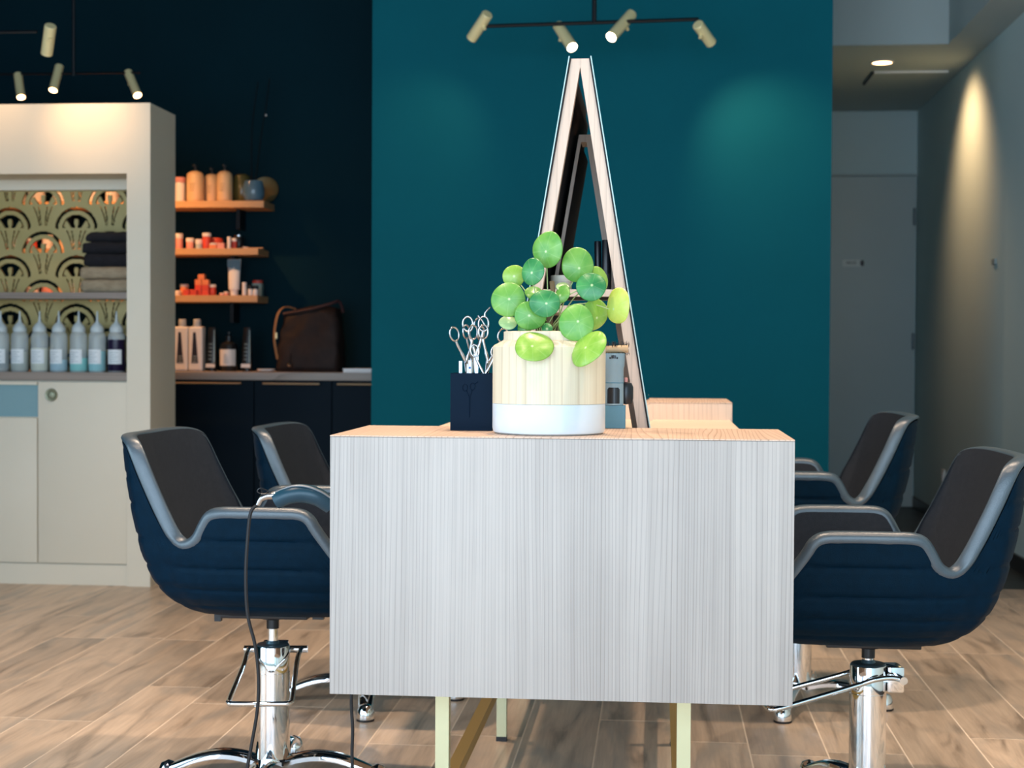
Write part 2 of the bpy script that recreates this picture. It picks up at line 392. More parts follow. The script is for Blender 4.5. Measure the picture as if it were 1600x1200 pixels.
sw = thing('light_switch', 'small white switch plate low on the grey right wall, near the skirting', 'switch', (1.67, 9.14, .235))
MB().box(-.010, 0, -.04, .04, 0, .09, bev=.003).build('plate', M_switch, sw)
MB().box(-.014, -.009, -.022, .022, .018, .072, bev=.002).build('rocker', M_whiteplast, sw)
th = thing('wall_sensor', 'tiny grey sensor high on the right wall beside the light scallop', 'sensor', (1.67, 7.84, 1.445))
MB().box(-.012, 0, -.035, .035, 0, .028, bev=.003).build('housing', node_mat('sensor_grey', (.28, .33, .33), .5), th)

# ceiling downlight and hatch in the soffit
dl = thing('downlight', 'glowing warm recessed downlight in the grey soffit above the back door', 'ceiling light', (1.2, 8.49, 2.575))
MB().lathe([(.052, -.006), (.062, -.006), (.062, 0), (.052, 0)], 28, cap=False).build('trim_ring', M_whiteplast, dl, sm=30)
MB().lathe([(.001, -.004), (.052, -.004)], 28, cap=False).build('lens', M_lensw, dl)
spot('downlight_beam', (0, -.03, -.03), (.47, 0, -.60), 44, (1, .60, .30), 100, 1.0, .03, dl)
ha = thing('access_hatch', 'thin rectangular hatch with a pale rail in the soffit behind the glowing downlight', 'hatch', (1.4, 8.97, 2.575))
MB().box(-.205, .20, -.21, -.195, -.012, 0).build('pale_rail', M_switch, ha)
MB().box(-.215, -.203, -.21, .19, -.010, 0).build('dark_rail', M_blackmetal, ha)
MB().box(-.203, .20, -.195, .19, -.004, 0).build('panel', M_ceil, ha)

# extra ceiling downlights over the work area (above the frame)
for (x, y, p, tgt, wh) in ((-.2, 3.3, 1.0, (0, 0, -1), 'centred over the desk'), (-1.25, 4.2, 1.05, (0, 0, -1), 'over the left chairs'), (1.0, 4.0, .75, (-.05, 0, -1), 'over the right chairs'), (-1.1, 2.0, .6, (0, .1, -1), 'nearest the shop front at left'), (.7, 2.0, .6, (0, .1, -1), 'nearest the shop front at right')):
    t = thing('ceiling_spot', f'recessed warm downlight in the dark ceiling {wh}', 'ceiling light', (x, y, CZ), group='downlights above the chairs')
    MB().lathe([(.05, -.008), (.065, -.008), (.065, 0), (.05, 0)], 20, cap=False).build('trim_ring', M_blackmetal, t, sm=30)
    MB().lathe([(.001, -.004), (.05, -.004)], 20, cap=False).build('lens', M_lens, t)
    spot('ceiling_beam', (0, 0, -.02), tgt, CEIL_POWER*p, (1, .76, .56), 115, .8, .05, t)

# ------------------------------------------------------------------ track spotlights
def spot_head(parent, top, bot, radius, lit, lens, power=0, angle=40, color=WARM, dirv=None):
    """brass tube from its rear end 'top' to its mouth 'bot' (world, parent at origin offset)"""
    top, bot = Vector(top)-parent.location, Vector(bot)-parent.location
    dv = (bot-top).normalized(); Lh = (bot-top).length
    q = dv.to_track_quat('Z', 'Y').to_matrix().to_4x4(); Mx = Matrix.Translation(top) @ q
    h = MB().lathe([(radius*.9, 0), (radius, .003), (radius, Lh), (radius*.90, Lh), (radius*.88, Lh-.012)], 28, M=Mx).build('spot_head', M_brass, parent, sm=30)
    MB().lathe([(.0005, Lh+.001), (radius*.9, Lh+.001), (radius*.93, Lh-.003)], 24, M=Mx, cap=False).build('lens', lens if lit else M_off, h)
    MB().lathe([(radius*.3, 0), (radius*.3, radius*.9)], 10, M=Mx @ Matrix.Translation((0, -radius*.7, Lh*.35)) @ Matrix.Rotation(PI/2, 4, 'X')).build('joint', M_brass, h, sm=30)
    if power: spot('spot_beam', bot+dv*.015, dirv or dv, power, color, angle, 1.0, .02, parent)
    return h
tk = thing('track_light', 'black bar with four brass spotlights hanging before the teal wall, above the mirror peak', 'track light', (-.27, 6.4, 2.36))
tk_mb = MB().tube([(-.47, 0, -.004), (.43, 0, .012)], .008, 8); tk_mb.build('bar', M_blackmetal, tk, sm=30)
MB().tube([(0, 0, 0), (0, 0, CZ-2.36)], .010, 10).build('stem', M_blackmetal, tk, sm=30)
MB().lathe([(.06, CZ-2.36-.025), (.06, CZ-2.36)], 24).build('canopy', M_blackmetal, tk, sm=30)
def up(px, py, Y):      # photograph direction at a known distance: used once to read off positions
    dd = r2*(px-800)+d2*(py-600)+fwd*F_PX
    t = Y/dd.y
    return Vector((0, 0, 1))+dd*t
TR = .0235
spot_head(tk, up(762, 22, 6.36), up(737, 60, 6.45), TR, False, M_lens, 5, 80, WARM, (-.55, .75, -.75))
spot_head(tk, up(872, 40, 6.44), up(894, 74, 6.34), TR, True, M_lens, 9, 55, WARM)
spot_head(tk, up(987, 22, 6.46), up(955, 58, 6.34), TR, True, M_lens, 9, 55, WARM)
spot_head(tk, up(1090, 38, 6.36), up(1111, 67, 6.45), TR, False, M_lens, 15, 80, WARM, (.50, .75, -.75))

# two fixtures over the cabinet and shelves
t2 = thing('track_light', 'unlit-looking brass spotlight on a thin arm, highest of those above the cream cabinet', 'track light', tuple(up(20, 50, 5.9)))
MB().tube([(-.62, 0, .0), (.10, 0, 0)], .006, 8).build('bar', M_blackmetal, t2, sm=30)
MB().tube([(-.3, 0, 0), (-.3, 0, CZ-t2.location.z)], .008, 8).build('stem', M_blackmetal, t2, sm=30)
spot_head(t2, up(79, 40, 5.88), up(73, 84, 5.95), TR, False, M_lens, 10, 85, (1, .60, .30), (.25, 1.0, -.62))
spot_head(t2, up(-62, 38, 5.88), up(-68, 84, 5.95), TR, False, M_lens, 5, 85, (1, .60, .30), (.2, 1.0, -.7))
t3 = thing('track_light', 'black bar with three glowing brass spotlights behind the cream cabinet', 'track light', tuple(up(115, 118, 7.2)))
MB().tube([(-.40, 0, .01), (.33, 0, .01)], .005, 8).build('bar', M_blackmetal, t3, sm=30)
MB().tube([(0, 0, 0), (0, 0, CZ-t3.location.z)], .008, 8).build('stem', M_blackmetal, t3, sm=30)
spot_head(t3, up(28, 116, 7.21), up(33, 152, 7.15), .021, True, M_lensw, 30, 95, WARMER, (.12, .42, -1))
spot_head(t3, up(93, 103, 7.22), up(83, 141, 7.15), .021, True, M_lensw, 30, 95, WARMER, (.05, .42, -1))
spot_head(t3, up(200, 112, 7.22), up(215, 149, 7.15), .021, True, M_lensw, 44, 95, WARMER, (.1, .42, -1))

# ------------------------------------------------------------------ white partition cabinet with lattice
CX1, CY0, CY1, CH = -2.121, 6.283, 6.62, 2.033
OX = -2.222   # inner edge of the right post
cab = thing('display_cabinet', 'tall cream partition cabinet with an art deco lattice opening and doors below', 'cabinet', (CX1-.85, CY0, 0))
def cb(name, mat, x0, x1, y0, y1, z0, z1, parent=cab, bev=0):
    return MB().box(x0-cab.location.x, x1-cab.location.x, y0-CY0, y1-CY0, z0, z1, bev=bev).build(name, mat, parent, sm=30 if bev else None)
XL = -3.75
cb('post', M_cab, OX, CX1, CY0, CY1, 0, CH); cb('post', M_cab, XL, XL+.1, CY0, CY1, 0, CH)
cb('header', M_cab, XL+.1, OX, CY0, CY1, 1.739, CH)
cb('top_rail', M_cab, XL+.1, OX, CY0+.23, CY0+.30, 1.695, 1.739)
cb('worktop', M_cshelf, XL+.1, OX, CY0+.004, CY1, .868, .902)
cb('shelf', M_cshelf, XL+.1, OX, CY0+.09, CY1-.045, 1.216, 1.243)
cb('plinth', M_cab, XL+.1, OX, CY0+.016, CY1, 0, .088)
cb('carcass', M_cab, XL+.1, OX, CY0+.03, CY1, .088, .866)
# doors
dr = cb('door', M_cab, -2.612, OX-.003, CY0+.008, CY0+.029, .093, .860, bev=.001)
kn = MB().lathe([(.0005, .012), (.012, .013), (.017, .010), (.025, .012), (.027, .006), (.025, 0)], 24, M=Matrix.Translation((-2.552-cab.location.x, .008, .806)) @ Matrix.Rotation(PI/2, 4, 'X')).build('finger_pull', node_mat('olive_pull', (.26, .27, .18), .4, .4), dr, sm=40)
cb('door', M_cab, -3.02, -2.617, CY0+.008, CY0+.029, .093, .708, bev=.001)
cb('door', M_cab, -3.42, -3.024, CY0+.008, CY0+.029, .093, .860, bev=.001)
nb = cb('niche', M_cabin, -3.02, -2.617, CY0+.027, CY0+.0295, .712, .848)
cb('niche_frame', M_cab, -3.02, -2.617, CY0+.008, CY0+.029, .848, .860)
# lattice, cut from a sheet: motif test on a fine grid
def motif(x, z):
    PX, PZ, R = .302, .212, .124
    best = None
    for row in range(-2, 9):
        zc = 1.315 + (row-3)*PZ/2
        off = 0 if (row-3) % 2 == 0 else PX/2
        kx = round((x-(-2.543)-off)/PX)
        xc = -2.543+off+kx*PX
        dx, dz = x-xc, z-zc
        r = math.hypot(dx, dz)
        if r < R and (best is None or zc < best[1]): best = (xc, zc, dx, dz, r)   # the lower row lies over the upper
    if best is None: return True
    xc, zc, dx, dz, r = best
    if dz < -.001:
        if dz < -.090: return True
        u = -dz/.090
        for top_, bot_ in ((.046, .017), (.022, .010)):
            if abs(abs(dx)-(bot_+(top_-bot_)*(1-u)**1.6)) < .0030 and dz < -.006: return False
        return True
    if .082 < r < .097: return False
    if r < .064:
        ang = abs(math.degrees(math.atan2(dx, dz+.030)))
        if ang < 8.5+60*max(0, .0)and r < .043: return True
        if 33 < ang < 52 and r < .058: return True
        if ang > 80: return True
        return dz < .004
    return True
lx0, lx1, lz0, lz1, cs = XL+.1, OX, .902, 1.695, .0036
nx, nz = int((lx1-lx0)/cs), int((lz1-lz0)/cs)
grid = [[motif(lx0+(i+.5)*cs, lz0+(j+.5)*cs) or i == 0 or i == nx-1 or j == nz-1 for i in range(nx)] for j in range(nz)]
lb = MB(); ox, yA, yB = cab.location.x, .262, .274
vid = {}
def lv(i, j, s_):
    kk = (i, j, s_)
    if kk not in vid:
        vid[kk] = len(lb.v); lb.v.append((lx0+i*cs-ox, yA if s_ == 0 else yB, lz0+j*cs))
    return vid[kk]
for j in range(nz):
    i = 0
    while i < nx:
        if not grid[j][i]: i += 1; continue
        i0 = i
        while i < nx and grid[j][i]: i += 1
        for s_ in (0, 1): lb.f.append((lv(i0, j, s_), lv(i, j, s_), lv(i, j+1, s_), lv(i0, j+1, s_)))
        lb.f.append((lv(i0, j, 0), lv(i0, j, 1), lv(i0, j+1, 1), lv(i0, j+1, 0)))
        lb.f.append((lv(i, j, 0), lv(i, j, 1), lv(i, j+1, 1), lv(i, j+1, 0)))
    if j:
        i = 0
        while i < nx:
            if grid[j][i] == grid[j-1][i]: i += 1; continue
            i0 = i
            while i < nx and grid[j][i] != grid[j-1][i]: i += 1
            lb.f.append((lv(i0, j, 0), lv(i, j, 0), lv(i, j, 1), lv(i0, j, 1)))
lme = bpy.data.meshes.new('lattice'); lme.from_pydata(lb.v, [], lb.f)
add('lattice', lme, M_latt, cab)

# squeeze bottles on the cabinet worktop
def squeeze_bottle(x, liquid_c, level, label_txt, y=6.45, lab_dx=0):
    t = thing('squeeze_bottle', label_txt, 'bottle', (x, y, .902), group='nozzle bottles in the cream cabinet')
    R = .0375
    b = MB().lathe([(R*.9, 0), (R, .005), (R, .150), (R*.93, .163), (R*.72, .173), (R*.70, .176)], 24).build('bottle_body', M_frost, t, sm=40)
    if level > .01:
        lm = node_mat('liquid', liquid_c, .4)
        MB().lathe([(R*.90, -.0002+.0004), (R*1.006, .006), (R*1.006, level), (R*.9, level+.0003)], 24).build('liquid', lm, t, sm=40)
    c = MB().lathe([(R*.74, .172), (R*.78, .175), (R*.76, .190), (R*.55, .203), (R*.25, .214), (.0055, .222), (.003, .262), (.002, .263)], 20).build('nozzle_cap', node_mat('pale_cap', (.62, .70, .72), .4), t, sm=40)
    # label: curved patch on the front with grey lines of print
    vs, fs = [], []
    n = 9; a0, a1 = math.radians(-90-50+lab_dx), math.radians(-90+50+lab_dx)
    for i in range(n):
        a = a0+(a1-a0)*i/(n-1)
        for z in (.035, .097): vs.append(((R+.0008)*math.cos(a), (R+.0008)*math.sin(a), z))
    fs = [(2*i, 2*i+2, 2*i+3, 2*i+1) for i in range(n-1)]
    lb_ = MB(); lb_.poly(vs, fs); l = lb_.build('label', M_label, t)
    pr_ = MB()
    for kz in range(5):
        z0 = .044+kz*.010
        vs = []; 
        for i in range(1, n-2-(kz % 2)):
            a = a0+(a1-a0)*i/(n-1)
            for z in (z0, z0+.0022): vs.append(((R+.0016)*math.cos(a), (R+.0016)*math.sin(a), z))
        pr_.poly(vs, [(2*i, 2*i+2, 2*i+3, 2*i+1) for i in range(len(vs)//2-1)])
    pr_.build('print', M_print, l)
    return t
def at(px, Y): return up(px, 560, Y).x
for i, (px, lc, lev, txt) in enumerate((
    (1, (.45, .47, .46), .012, 'nearly empty nozzle bottle at the far left of the cabinet row'),
    (31, (.50, .54, .50), .085, 'frosted nozzle bottle with grey-white liquid, second from the left edge'),
    (62, (.70, .72, .62), .102, 'frosted nozzle bottle filled with cream white liquid'),
    (92, (.42, .60, .68), .052, 'frosted nozzle bottle with pale blue liquid beside the cream-filled one'),
    (123, (.30, .68, .66), .060, 'frosted nozzle bottle with turquoise liquid, third from the cabinet post'),
    (152, (.36, .68, .72), .090, 'frosted nozzle bottle with light aqua liquid beside the purple one'),
    (182, (.012, .004, .035), .140, 'frosted nozzle bottle with dark purple liquid beside the cabinet post'))):
    squeeze_bottle(at(px, 6.45), lc, lev, txt, lab_dx=random.uniform(-10, 10))
for i in range(8):
    squeeze_bottle(at(-29-30.5*i, 6.45), random.choice([(.6, .66, .62), (.4, .6, .66)]), .05+.05*random.random(), ['frosted nozzle bottle just left of the photo edge in the cabinet row', 'leftmost frosted nozzle bottle of the cabinet row'][i]) if i < 2 else None

# towels on the lattice shelf
def towel(x0, x1, y0, y1, z0, h, mat, label, group, lump=.006, seed=0):
    rr = random.Random(seed); bm = bmesh.new(); bmesh.ops.create_cube(bm, size=1)
    for v in bm.verts: v.co = Vector((v.co.x*(x1-x0), v.co.y*(y1-y0), (v.co.z+.5)*h))
    bmesh.ops.bevel(bm, geom=bm.edges[:], offset=h*.42, segments=4, affect='EDGES', profile=.5)
    bmesh.ops.subdivide_edges(bm, edges=[e for e in bm.edges if e.calc_length() > .05], cuts=5, use_grid_fill=True)
    from mathutils import noise
    for v in bm.verts:
        if v.co.z > .004:
            nn = noise.noise_vector(Vector((v.co.x*22+seed*3, v.co.y*22, v.co.z*30)))
            v.co += nn*lump
            v.co.z = min(h-.0005, max(.0005, v.co.z))
    me = bpy.data.meshes.new('towel'); bm.to_mesh(me); bm.free(); smooth(me)
    o = add('towel', me, mat, None, ((x0+x1)/2, (y0+y1)/2, z0)); return tag(o, label, 'towel', group)
tx0, tx1 = up(128, 430, 6.42).x, OX-.004
towel(tx0, tx1, 6.385, 6.53, 1.243, .058, M_towg, 'bottom beige folded towel on the lattice shelf', 'folded towels', .004, 1)
towel(tx0-.002, tx1, 6.385, 6.53, 1.301, .054, M_towg, 'upper beige folded towel lying under the black towels', 'folded towels', .004, 2)
towel(tx0+.012, tx1, 6.385, 6.53, 1.355, .058, M_towb, 'lowest black folded towel lying on the beige ones', 'folded towels', .007, 3)
towel(tx0+.004, tx1, 6.385, 6.53, 1.412, .050, M_towb, 'middle black folded towel with its end sticking out to the left', 'folded towels', .009, 4)
towel(tx0+.022, tx1-.004, 6.39, 6.53, 1.461, .044, M_towb, 'topmost black folded towel, crumpled, on the towel pile', 'folded towels', .010, 5)

# ------------------------------------------------------------------ shelves on the dark back wall
SY0, SY1 = 7.6, 7.82
SH = {}
for key, (px1, py0, py1, txt) in {'top': (412, 313.5, 324, 'upper warm oak wall shelf carrying cream pump bottles'), 'mid': (403, 388, 398, 'middle warm oak wall shelf with small jars and red pots'),
        'low': (402, 461.5, 472, 'lowest warm oak wall shelf with the standing white tube')}.items():
    a, b_ = up(px1, py0, SY0), up(px1, py1, SY0)
    t = thing('wall_shelf', txt, 'shelf', ((a.x-3.9)/2, SY0, b_.z), group='oak shelves on the dark wall')
    MB().box(-3.9-t.location.x, a.x-t.location.x, 0, SY1-SY0, 0, a.z-b_.z, bev=.001).build('board', M_shelf, t)
    for xb in (a.x-.16, a.x-1.05):
        MB().box(xb-t.location.x-.009, xb-t.location.x+.009, .10, SY1-SY0, -.10, 0).build('bracket', M_blackmetal, t)
    SH[key] = a.z
def X(px, Y=7.68): return up(px, 400, Y).x
def jar(name, px, zkey, w, h, mat, label, cap=None, caph=.3, Y=7.68, square=False, cat='jar', group=None, z=None):
    """small pot: body and lid"""
    S = Y/F_PX; r = w*S/2; H = h*S
    t = thing(name, label, cat, (X(px, Y), Y, SH[zkey] if z is None else z), group=group)
    bh = H*(1-caph) if cap else H
    if square: MB().box(-r, r, -r, r, 0, bh, bev=r*.12).build('body', mat, t)
    else: MB().lathe([(r*.92, 0), (r, bh*.05), (r, bh*.92), (r*.9, bh)], 18).build('body', mat, t, sm=40)
    if cap: MB().lathe([(r*1.06, bh), (r*1.08, bh+.002), (r*1.08, H-.002), (r*.95, H)], 18).build('lid', cap, t, sm=40)
    return t
def pump_bottle(px, label, w=27, h=46, Y=7.68):
    S = Y/F_PX; r = w*S/2; H = h*S
    t = thing('pump_bottle', label, 'bottle', (X(px, Y), Y, SH['top']), group='cream pump bottles on the top shelf')
    MB().lathe([(r*.82, 0), (r*.97, .008), (r, .02), (r, H*.80), (r*.93, H*.90), (r*.65, H*.97), (r*.3, H)], 24).build('bottle_body', M_cream, t, sm=40)
    p = MB().lathe([(r*.3, H-.002), (r*.32, H+.006), (r*.16, H+.009), (r*.16, H+.022), (r*.3, H+.023), (r*.3, H+.03)], 14).tube([(0, 0, H+.027), (0, -.03, H+.027)], .004, 6).build('pump', M_black, t, sm=40)
    lb_ = MB()
    for kz in range(4): lb_.box(-r*.35, r*.35*(.4+.15*kz), -r-.0012, -r*.92, H*(.35+.07*kz), H*(.35+.07*kz)+.002)
    lb_.build('print', M_tan, t)
    return t
jar('cosmetic_jar', 281, 'top', 17, 40, M_whiteplast, 'white lidded tub half hidden by the cabinet, beside the cream bottles', M_pink, .2)
pump_bottle(305, 'leftmost cream pump bottle on the top shelf, just right of the white tub', 28, 50)
pump_bottle(331, 'middle cream pump bottle on the top shelf', 24, 47, 7.74)
pump_bottle(351, 'rightmost cream pump bottle on the top shelf, nearest the blue pot', 25, 50)
# olive vase, blue pot and twigs
v = thing('vase', 'olive glass vase behind the blue pot on the top shelf', 'vase', (X(378, 7.755), 7.755, SH['top']))
MB().lathe([(.03, 0), (.043, .02), (.048, .06), (.046, .10), (.040, .14), (.028, .15), (.024, .15), (.04, .138)], 24).build('body', node_mat('olive_glass', (.12, .10, .03), .2), v, sm=40)
v2 = thing('flower_pot', 'glossy grey-blue rounded pot at the end of the top shelf', 'pot', (X(396, 7.66), 7.66, SH['top']))
MB().lathe([(.028, 0), (.045, .008), (.056, .035), (.054, .075), (.046, .105), (.042, .105), (.05, .07)], 28).build('body', node_mat('grey_blue_glaze', (.10, .19, .26), .15), v2, sm=40)
MB().lathe([(.0005, .095), (.043, .095)], 20, cap=False).build('filling', M_potting, v2)
tw = MB()
zt = SH['top']
for (pts) in (((389, 262), (394, 200), (403, 128)), ((402, 262), (409, 205), (415, 170), (421, 122))):
    w_pts = [up(a, b_, 7.66)-v2.location for a, b_ in pts]
    w_pts[0].x *= .4; w_pts[0].z = .09
    tw.tube(catmull(w_pts, 5), .0028, 6)
tw.build('twig', M_blackmetal, v2, sm=40)
MB().lathe([(.0005, -.006), (.005, -.003), (.005, .003), (.0005, .006)], 10).build('bud', M_whiteplast, v2, tuple(up(415.5, 180, 7.66)-v2.location), sm=40)
cd = thing('brass_dish', 'round dull brass dish leaning on the wall at the end of the top shelf', 'dish', (X(419, 7.795), 7.795, SH['top']))
MB().lathe([(.0005, 0), (.05, .004), (.072, .014), (.070, .017), (.05, .008), (.0005, .004)], 28, M=Matrix.Translation((-.02, .02, .072)) @ Matrix.Rotation(1.35, 4, 'X')).build('body', node_mat('dull_brass', (.16, .12, .05), .45, .4), cd, sm=40)
# middle shelf
jar('cosmetic_jar', 280, 'mid', 11, 25, M_pink, 'small pink jar with white lid at the left end of the middle shelf', M_whiteplast)
jar('cosmetic_jar', 297, 'mid', 12, 18, M_pink, 'pink pot with white lid beside the grey-capped one', M_whiteplast, .35)
jar('cosmetic_jar', 311, 'mid', 11, 16, node_mat('grey_jar', (.35, .45, .5), .4), 'grey-blue pot with white lid on the middle shelf', M_whiteplast, .45)
jar('tin', 323, 'mid', 13, 26, M_red, 'tall red tin with a white lid on the middle shelf', M_whiteplast, .22, cat='tin')
jar('tin', 337, 'mid', 24, 19, M_red, 'wide round red tin behind the small pink box', None, Y=7.75, cat='tin')
jar('carton', 334, 'mid', 12, 9, M_orange, 'small orange box with a white top before the red tin', M_whiteplast, .3, Y=7.63, square=True, cat='box')
jar('carton', 346, 'mid', 11, 9, M_pink, 'small pale pink box right of the orange one', None, Y=7.63, square=True, cat='box')
jar('vial', 358, 'mid', 6, 19, M_whiteplast, 'slim white vial standing on the middle shelf', M_whiteplast, .2, Y=7.63, cat='bottle')
jar('vial', 366, 'mid', 8, 17, M_red, 'red-labelled small bottle beside the slim white vial', M_whiteplast, .3, Y=7.66, cat='bottle')
jar('cosmetic_jar', 373, 'mid', 16, 24, M_black, 'black jar with grey lid on the middle shelf', M_steel, .12, Y=7.74)
co = thing('comb', 'flat wooden comb lying across the end of the middle shelf', 'comb', (X(396, 7.64), 7.64, SH['mid']))
MB().box(-.052, .052, -.012, .012, 0, .006, bev=.001).build('spine', M_shelf, co)
MB().box(-.052, -.030, -.014, .014, .006, .009).build('white_tag', M_whiteplast, co)
# lower shelf
jar('cosmetic_jar', 278, 'low', 10, 8, M_whiteplast, 'low white-lidded pot at the left end of the lowest shelf', M_whiteplast, .5)
jar('cosmetic_jar', 288, 'low', 13, 19, M_orange, 'orange jar with white lid near the cabinet on the lowest shelf', M_whiteplast, .25, Y=7.72)
for a, n_ in ((292, 'first'), (303, 'second')):
    jar('carton', a, 'low', 10, 9, M_red, f'{n_} small red carton left of the red carton tower', None, Y=7.63, square=True, cat='box', group='small red cartons')
S_ = 7.66/F_PX
tower = [(311, 0, 'bottom left'), (322, 0, 'bottom right'), (311, 1, 'middle left'), (322, 1, 'middle right'), (311, 2, 'upper left'), (322, 2, 'upper right'), (315.5, 3, 'topmost')]
for a, lv_, nm in tower:
    jar('carton', a, 'low', 10.4, 8.4, M_red if lv_ < 2 else M_orange, f'{nm} carton in the red tower on the lowest shelf', None, Y=7.66, square=True, cat='box', group='small red cartons', z=SH['low']+lv_*8.5*S_)
jar('cosmetic_jar', 332, 'low', 11, 18, M_red, 'red jar with white lid right of the carton tower', M_whiteplast, .25)
jar('cosmetic_jar', 347, 'low', 8, 4, M_pink, 'flat pink pot left of the tall white tube', M_whiteplast, .3, Y=7.64)
jar('cosmetic_jar', 354, 'low', 8, 7, M_pink, 'small pink pot touching the tall white tube', M_whiteplast, .3, Y=7.70)
tb = thing('cream_tube', 'tall white squeeze tube standing on its cap on the lowest shelf', 'tube', (X(366, 7.66), 7.66, SH['low']))
vs = []; prof = [(0, .020, .020), (.030, .020, .020), (.031, .028, .024), (.10, .030, .018), (.17, .034, .007), (.185, .0345, .003)]
n = 20
for z, rx, ry in prof:
    for i in range(n): a = 2*PI*i/n; vs.append((rx*math.cos(a), ry*math.sin(a), z))
tbm = MB(); tbm.poly(vs, [(j*n+i, j*n+(i+1) % n, (j+1)*n+(i+1) % n, (j+1)*n+i) for j in range(len(prof)-1) for i in range(n)]+[tuple(range(n))[::-1], tuple(range((len(prof)-1)*n, len(prof)*n))])
tbm.build('tube_body', M_whiteplast, tb, sm=40)
pm_ = MB(); pm_.poly([(-.033, -.0105, .145), (.0345, -.0135, .127), (.0345, -.0065, .183), (-.0345, -.0065, .183)], [(0, 1, 2, 3)]); pm_.build('grey_print', node_mat('tube_grey', (.16, .26, .32), .4), tb)
jar('vial', 382, 'low', 7, 21, M_whiteplast, 'slim white stick right of the tall tube', M_whiteplast, .2, Y=7.63, cat='bottle')
jar('vial', 391.5, 'low', 8, 16, M_whiteplast, 'small white bottle with black cap, left of a pair', M_black, .35, Y=7.63, cat='bottle')
jar('vial', 399.5, 'low', 8, 16, M_whiteplast, 'small white bottle with black cap, right of a pair', M_black, .35, Y=7.63, cat='bottle')
jar('carton', 403, 'low', 15, 26, node_mat('green_white_card', (.30, .42, .38), .5), 'pale green and red upright carton at the end of the lowest shelf', M_red, .2, Y=7.76, square=True, cat='box')
# items seen through the lattice (left part of the shelves)
rr = random.Random(3)
ORD = ['first', 'second', 'third', 'fourth', 'fifth', 'sixth', 'seventh', 'eighth', 'ninth', 'tenth', 'eleventh', 'twelfth', 'thirteenth']
for zk, lo_, hi_ in (('top', 34, 46), ('mid', 10, 24), ('low', 9, 24)):
    px = 4; cnt = 0
    while px < 192:
        wd = rr.uniform(11, 20) if zk != 'top' else rr.uniform(18, 27)
        h_ = rr.uniform(lo_, hi_)
        mat = rr.choice([M_orange, M_pink, M_whiteplast, M_red, M_cream] if zk != 'top' else [M_cream, M_cream, M_black, M_whiteplast])
        nm = {M_orange.name: 'orange', M_pink.name: 'pink', M_whiteplast.name: 'white', M_red.name: 'red', M_cream.name: 'cream', M_black.name: 'black'}[mat.name]
        lvl = {'top': 'top', 'mid': 'middle', 'low': 'lowest'}[zk]
        jar('cosmetic_jar', px, zk, wd, h_, mat, f'{nm} jar, {ORD[cnt]} from the left on the {lvl} shelf behind the lattice', M_whiteplast if rr.random() < .6 else None, .25, group=f'jars behind the lattice on the {lvl} shelf')
        px += wd + rr.uniform(3, 9); cnt += 1

# ------------------------------------------------------------------ dark base cabinets with worktop
KX0, KX1, KY0, KY1 = -3.95, -1.297, 7.32, 7.818
ct = box('countertop', M_counter, KX0, KX1, KY0-.02, KY1, .855, .893, bev=.001)
tag(ct, 'grey-brown wooden worktop over the dark cupboards at the back', 'worktop')
edges = [KX0, -3.14, -2.55, -1.952, -1.567, KX1]
kl = ['leftmost', 'hidden left', 'midnight blue base cupboard right behind the cream cabinet', 'midnight blue base cupboard below the leather bag', 'narrow midnight blue base cupboard ending at the teal wall']
for i in range(5):
    a, b_ = edges[i]+.001, edges[i+1]-.001
    lab = kl[i] if i > 1 else f'{kl[i]} midnight blue base cupboard behind the cream cabinet'
    t = thing('base_cupboard', lab, 'cupboard', ((a+b_)/2, KY0, 0), group='dark base cupboards')
    hw = (b_-a)/2
    MB().box(-hw, hw, .02, KY1-KY0, .08, .855).build('carcass', M_bcab, t)
    MB().box(-hw, hw, .06, KY1-KY0, 0, .08).build('plinth', M_bcab, t)
    dd_ = MB().box(-hw+.0015, hw-.0015, 0, .019, .085, .850, bev=.001).build('door', M_bcab, t)
    hh = MB(); x0, x1 = (-hw+.05, hw-.055) if i != 4 else (-hw+.03, hw-.0)
    hh.tube([(x0, -.028, .838), (x1, -.028, .838)], .005, 8); hh.tube([(x0+.01, -.028, .838), (x0+.01, 0, .838)], .004, 6); hh.tube([(x1-.02, -.028, .838), (x1-.02, 0, .838)], .004, 6)
    hh.build('handle', node_mat('pale_brass_handle', (.62, .52, .36), .3, .8), dd_, sm=40)
# bottles on the worktop
ZC = .893
def big_bottle(px, label):
    S = 7.55/F_PX; t = thing('shampoo_bottle', label, 'bottle', (up(px, 560, 7.55).x, 7.55, ZC), group='white litre bottles with a black wedge')
    hw = 11.5*S
    MB().box(-hw, hw, -.030, .030, 0, 71*S, bev=.010).build('bottle_body', M_whiteplast, t)
    MB().lathe([(5.5*S, 70*S), (5.8*S, 72*S), (5.8*S, 82*S), (5*S, 83*S)], 18).build('cap', node_mat('grey_cap', (.42, .46, .50), .4), t, sm=40)
    wv = MB(); wv.poly([(-6.5*S, -.0315, 13*S), (4.5*S, -.0315, 13*S), (.5*S, -.0315, 62*S), (-3.5*S, -.0315, 62*S), (-6.5*S, -.029, 13*S), (4.5*S, -.029, 13*S), (.5*S, -.029, 62*S), (-3.5*S, -.029, 62*S)], [(0, 1, 2, 3), (4, 7, 6, 5), (0, 4, 5, 1), (1, 5, 6, 2), (2, 6, 7, 3), (3, 7, 4, 0)])
    g = wv.build('black_wedge', M_blackprint, t)
    st = MB()
    for k_ in range(3): st.box(-4*S, 2.5*S, -.0322, -.0314, (15+4*k_)*S, (16.2+4*k_)*S)
    st.build('print', M_print, g)
    return t
big_bottle(285, 'white litre bottle with black wedge mark, left one beside the cabinet')
big_bottle(308, 'white litre bottle with black wedge mark, right one beside the dark tube')
